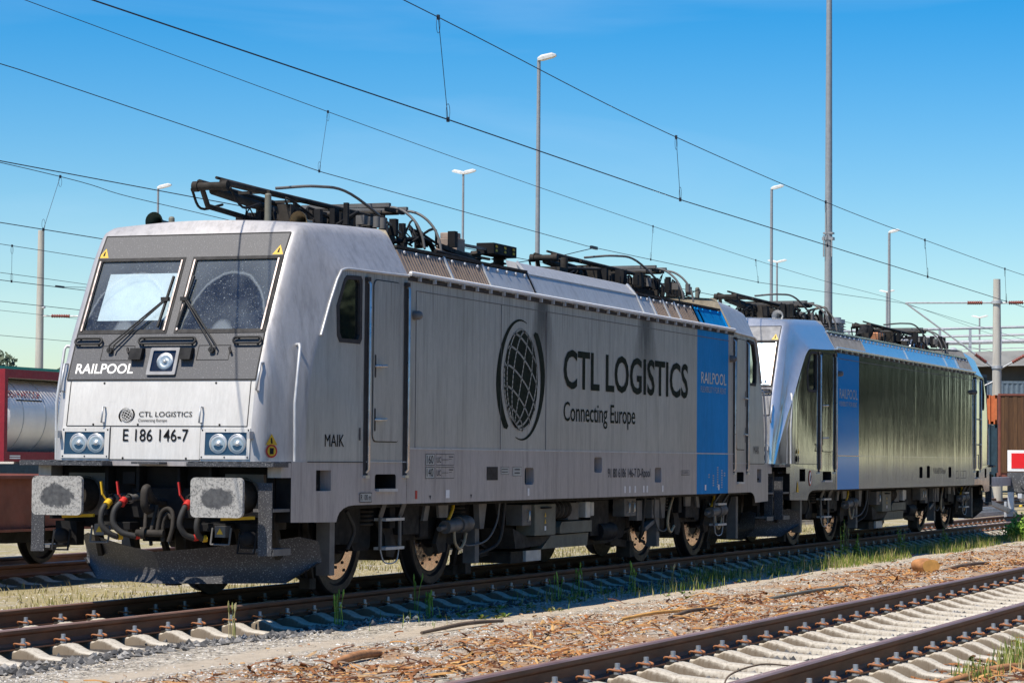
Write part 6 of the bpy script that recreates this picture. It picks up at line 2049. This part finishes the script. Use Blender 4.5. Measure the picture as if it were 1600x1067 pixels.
def weed(x, y, h, n, label, green=True, leafy=False):
    t = thing('weed', label, 'weed', (x, y, ground_z(x, y)), group='weeds growing beside the locomotive track')
    b = MB()
    for k in range(n):
        a = random.uniform(0, 6.28); r0 = random.uniform(0, .07); hh = h * random.uniform(.6, 1.05)
        px, py = r0 * cos(a), r0 * sin(a); lx, ly = random.uniform(-.12, .12) * h, random.uniform(-.12, .12) * h
        b.tube([(px, py, 0), (px + lx * .4, py + ly * .4, hh * .6), (px + lx, py + ly, hh)], [.0045, .004, .003], 5)
        if leafy:
            for j in range(7):
                z = hh * (.2 + .1 * j); aa = random.uniform(0, 6.28); s = .06 * (1.2 - j * .1)
                b.add([(px + lx * z / hh, py + ly * z / hh, z), (px + s * cos(aa + .4), py + s * sin(aa + .4), z + .03), (px + 1.7 * s * cos(aa), py + 1.7 * s * sin(aa), z + .02), (px + s * cos(aa - .4), py + s * sin(aa - .4), z + .03)], [(0, 1, 2, 3)])
        else:
            b.tube([(px + lx * .8, py + ly * .8, hh * .82), (px + lx * .95, py + ly * .95, hh * .95), (px + lx * 1.05, py + ly * 1.05, hh * 1.06)], [.004, .012, .003], 5)
    b.build('stalks', 'bush_leaf' if green else 'dry_grass', t)
for x, y, h, n, lab, g, lf in (
    (-.55, -1.35, .33, 6, 'pale dry grass stalks between two sleepers left of the plough', False, False),
    (1.6, -1.45, .34, 9, 'clump of green seed stalks beside the rail in front of the plough', True, False),
    (3.6, -1.6, .33, 8, 'clump of green seed stalks below the first wheel', True, False),
    (4.3, -1.15, .50, 3, 'thin tall weed against the rail behind the first wheel', True, False),
    (8.3, -1.65, .42, 5, 'green grass stalks in the shade below the second wheel', True, False),
    (9.6, -1.9, .40, 6, 'light green stalks at the shadow edge below the middle of the locomotive', True, False),
    (7.2, -1.75, .38, 7, 'dark grassy clump beside the sleepers below the box under the floor', True, False),
    (11.0, -2.0, .34, 4, 'short pair of pale stalks at the edge of the shadow', False, False),
    (21.6, -1.75, .75, 3, 'tallest leafy weed standing in front of the second locomotive', True, True),
    (22.4, -1.8, .45, 5, 'leafy weed just right of the tallest one', True, True),
    (25.5, -1.9, .50, 5, 'leafy weed below the middle of the second locomotive', True, True),
    (23.8, -1.3, .55, 6, 'brown dry weed against the rail below the second locomotive', False, False),
    (29.0, -2.0, .45, 5, 'leafy weed near the rear of the second locomotive', True, True)):
    weed(x, y, h, n, lab, g, lf)
M['wood_end'] = plain('fresh_cut_wood', (0.62, 0.33, 0.09), .7, var=.25, scale=8)
M['log_bark'] = plain('orange_log_bark', (0.36, 0.17, 0.07), .9, var=.45, scale=7, bump=.5)
lg = thing('log', 'short sawn log lying on the bark chips beside the foreground track', 'log', (17.0, -4.15, ground_z(17, -4.15) + .10))
b = MB()
ax = Vector((-.80, -.60, 0))
rows = []
for k in range(9):
    t = k / 8; c = ax * (-.22 + .40 * t)
    rr = .115 * (1 + .06 * sin(5 * t))
    sd = Vector((-ax.y, ax.x, 0))
    rows.append([tuple(c + sd * cos(a) * rr * (1.30 + .05 * sin(3 * a)) + Vector((0, 0, 1)) * sin(a) * rr * (.95 + .04 * cos(5 * a + t))) for a in [2 * pi * j / 20 for j in range(21)]])
b.grid(rows); b.build('log_bark', 'log_bark', lg)
b = MB(); b.add(rows[0][:20], [tuple(range(20))]); b.add(rows[-1][:20], [tuple(range(20))]); b.build('cut_face', 'wood_end', lg)
def stick(pts, r, label, mat='log_bark'):
    b = MB(); P = smooth_path([(x, y, ground_z(x, y) + z) for x, y, z in pts], 5)
    n = len(P); b.tube(P, [r * (.6 + .5 * sin(pi * (.15 + .8 * i / n))) for i in range(n)], 7)
    tag(b.build('stick', mat), label, 'stick', 'loose sticks on the bark chips')
stick([(-3.2, -3.6, .03), (-2.6, -3.55, .05), (-2.1, -3.52, .03)], .035, 'thick orange stick lying on the bark at the bottom of the picture')
stick([(3.2, -3.9, .02), (4.2, -3.95, .035), (5.5, -4.0, .02), (6.2, -4.05, .03)], .018, 'long orange slab of bark near the foreground rail', 'wood_end')
stick([(3.4, -4.35, .02), (4.2, -4.35, .05), (5.3, -4.3, .02)], .02, 'dark twisted stick between the bark slabs', 'bark')
stick([(-4.2, -8.72, .03), (-3.6, -8.80, .045), (-2.9, -8.90, .04), (-2.4, -9.0, .03)], .028, 'thick brown branch lying beside the near foreground rail at the bottom right corner')
stick([(7.6, -4.2, .02), (9.0, -4.35, .05), (11.0, -4.4, .03)], .02, 'long pale stick lying left of the foreground rail', 'olive')
stick([(1.0, -2.6, .02), (1.9, -2.7, .05), (2.8, -2.75, .02)], .02, 'dark branch across the dusty path', 'bark')
stick([(16.6, -4.5, .02), (18, -4.55, .05), (19.6, -4.6, .02)], .03, 'dark stick lying right beside the sawn log', 'bark')
stick([(-6.2, -7.72, .10), (-6.02, -7.72, .18), (-5.8, -7.86, .235), (-5.65, -8.02, .22)], .006, 'thin curved brown twig standing up between the foreground rails', 'bark')

# ------------------------------------------------------------------ parts made of several pieces: the main piece carries the others
for e in [o for o in scene.objects if o.type == 'EMPTY' and 'label' not in o.keys()]:
    kids = list(e.children)
    main = kids[0]
    nm = e.name.split('.')[0]
    for k in kids[1:]:
        k.parent = main
    main.parent = e.parent
    bpy.data.objects.remove(e)
    main.name = nm
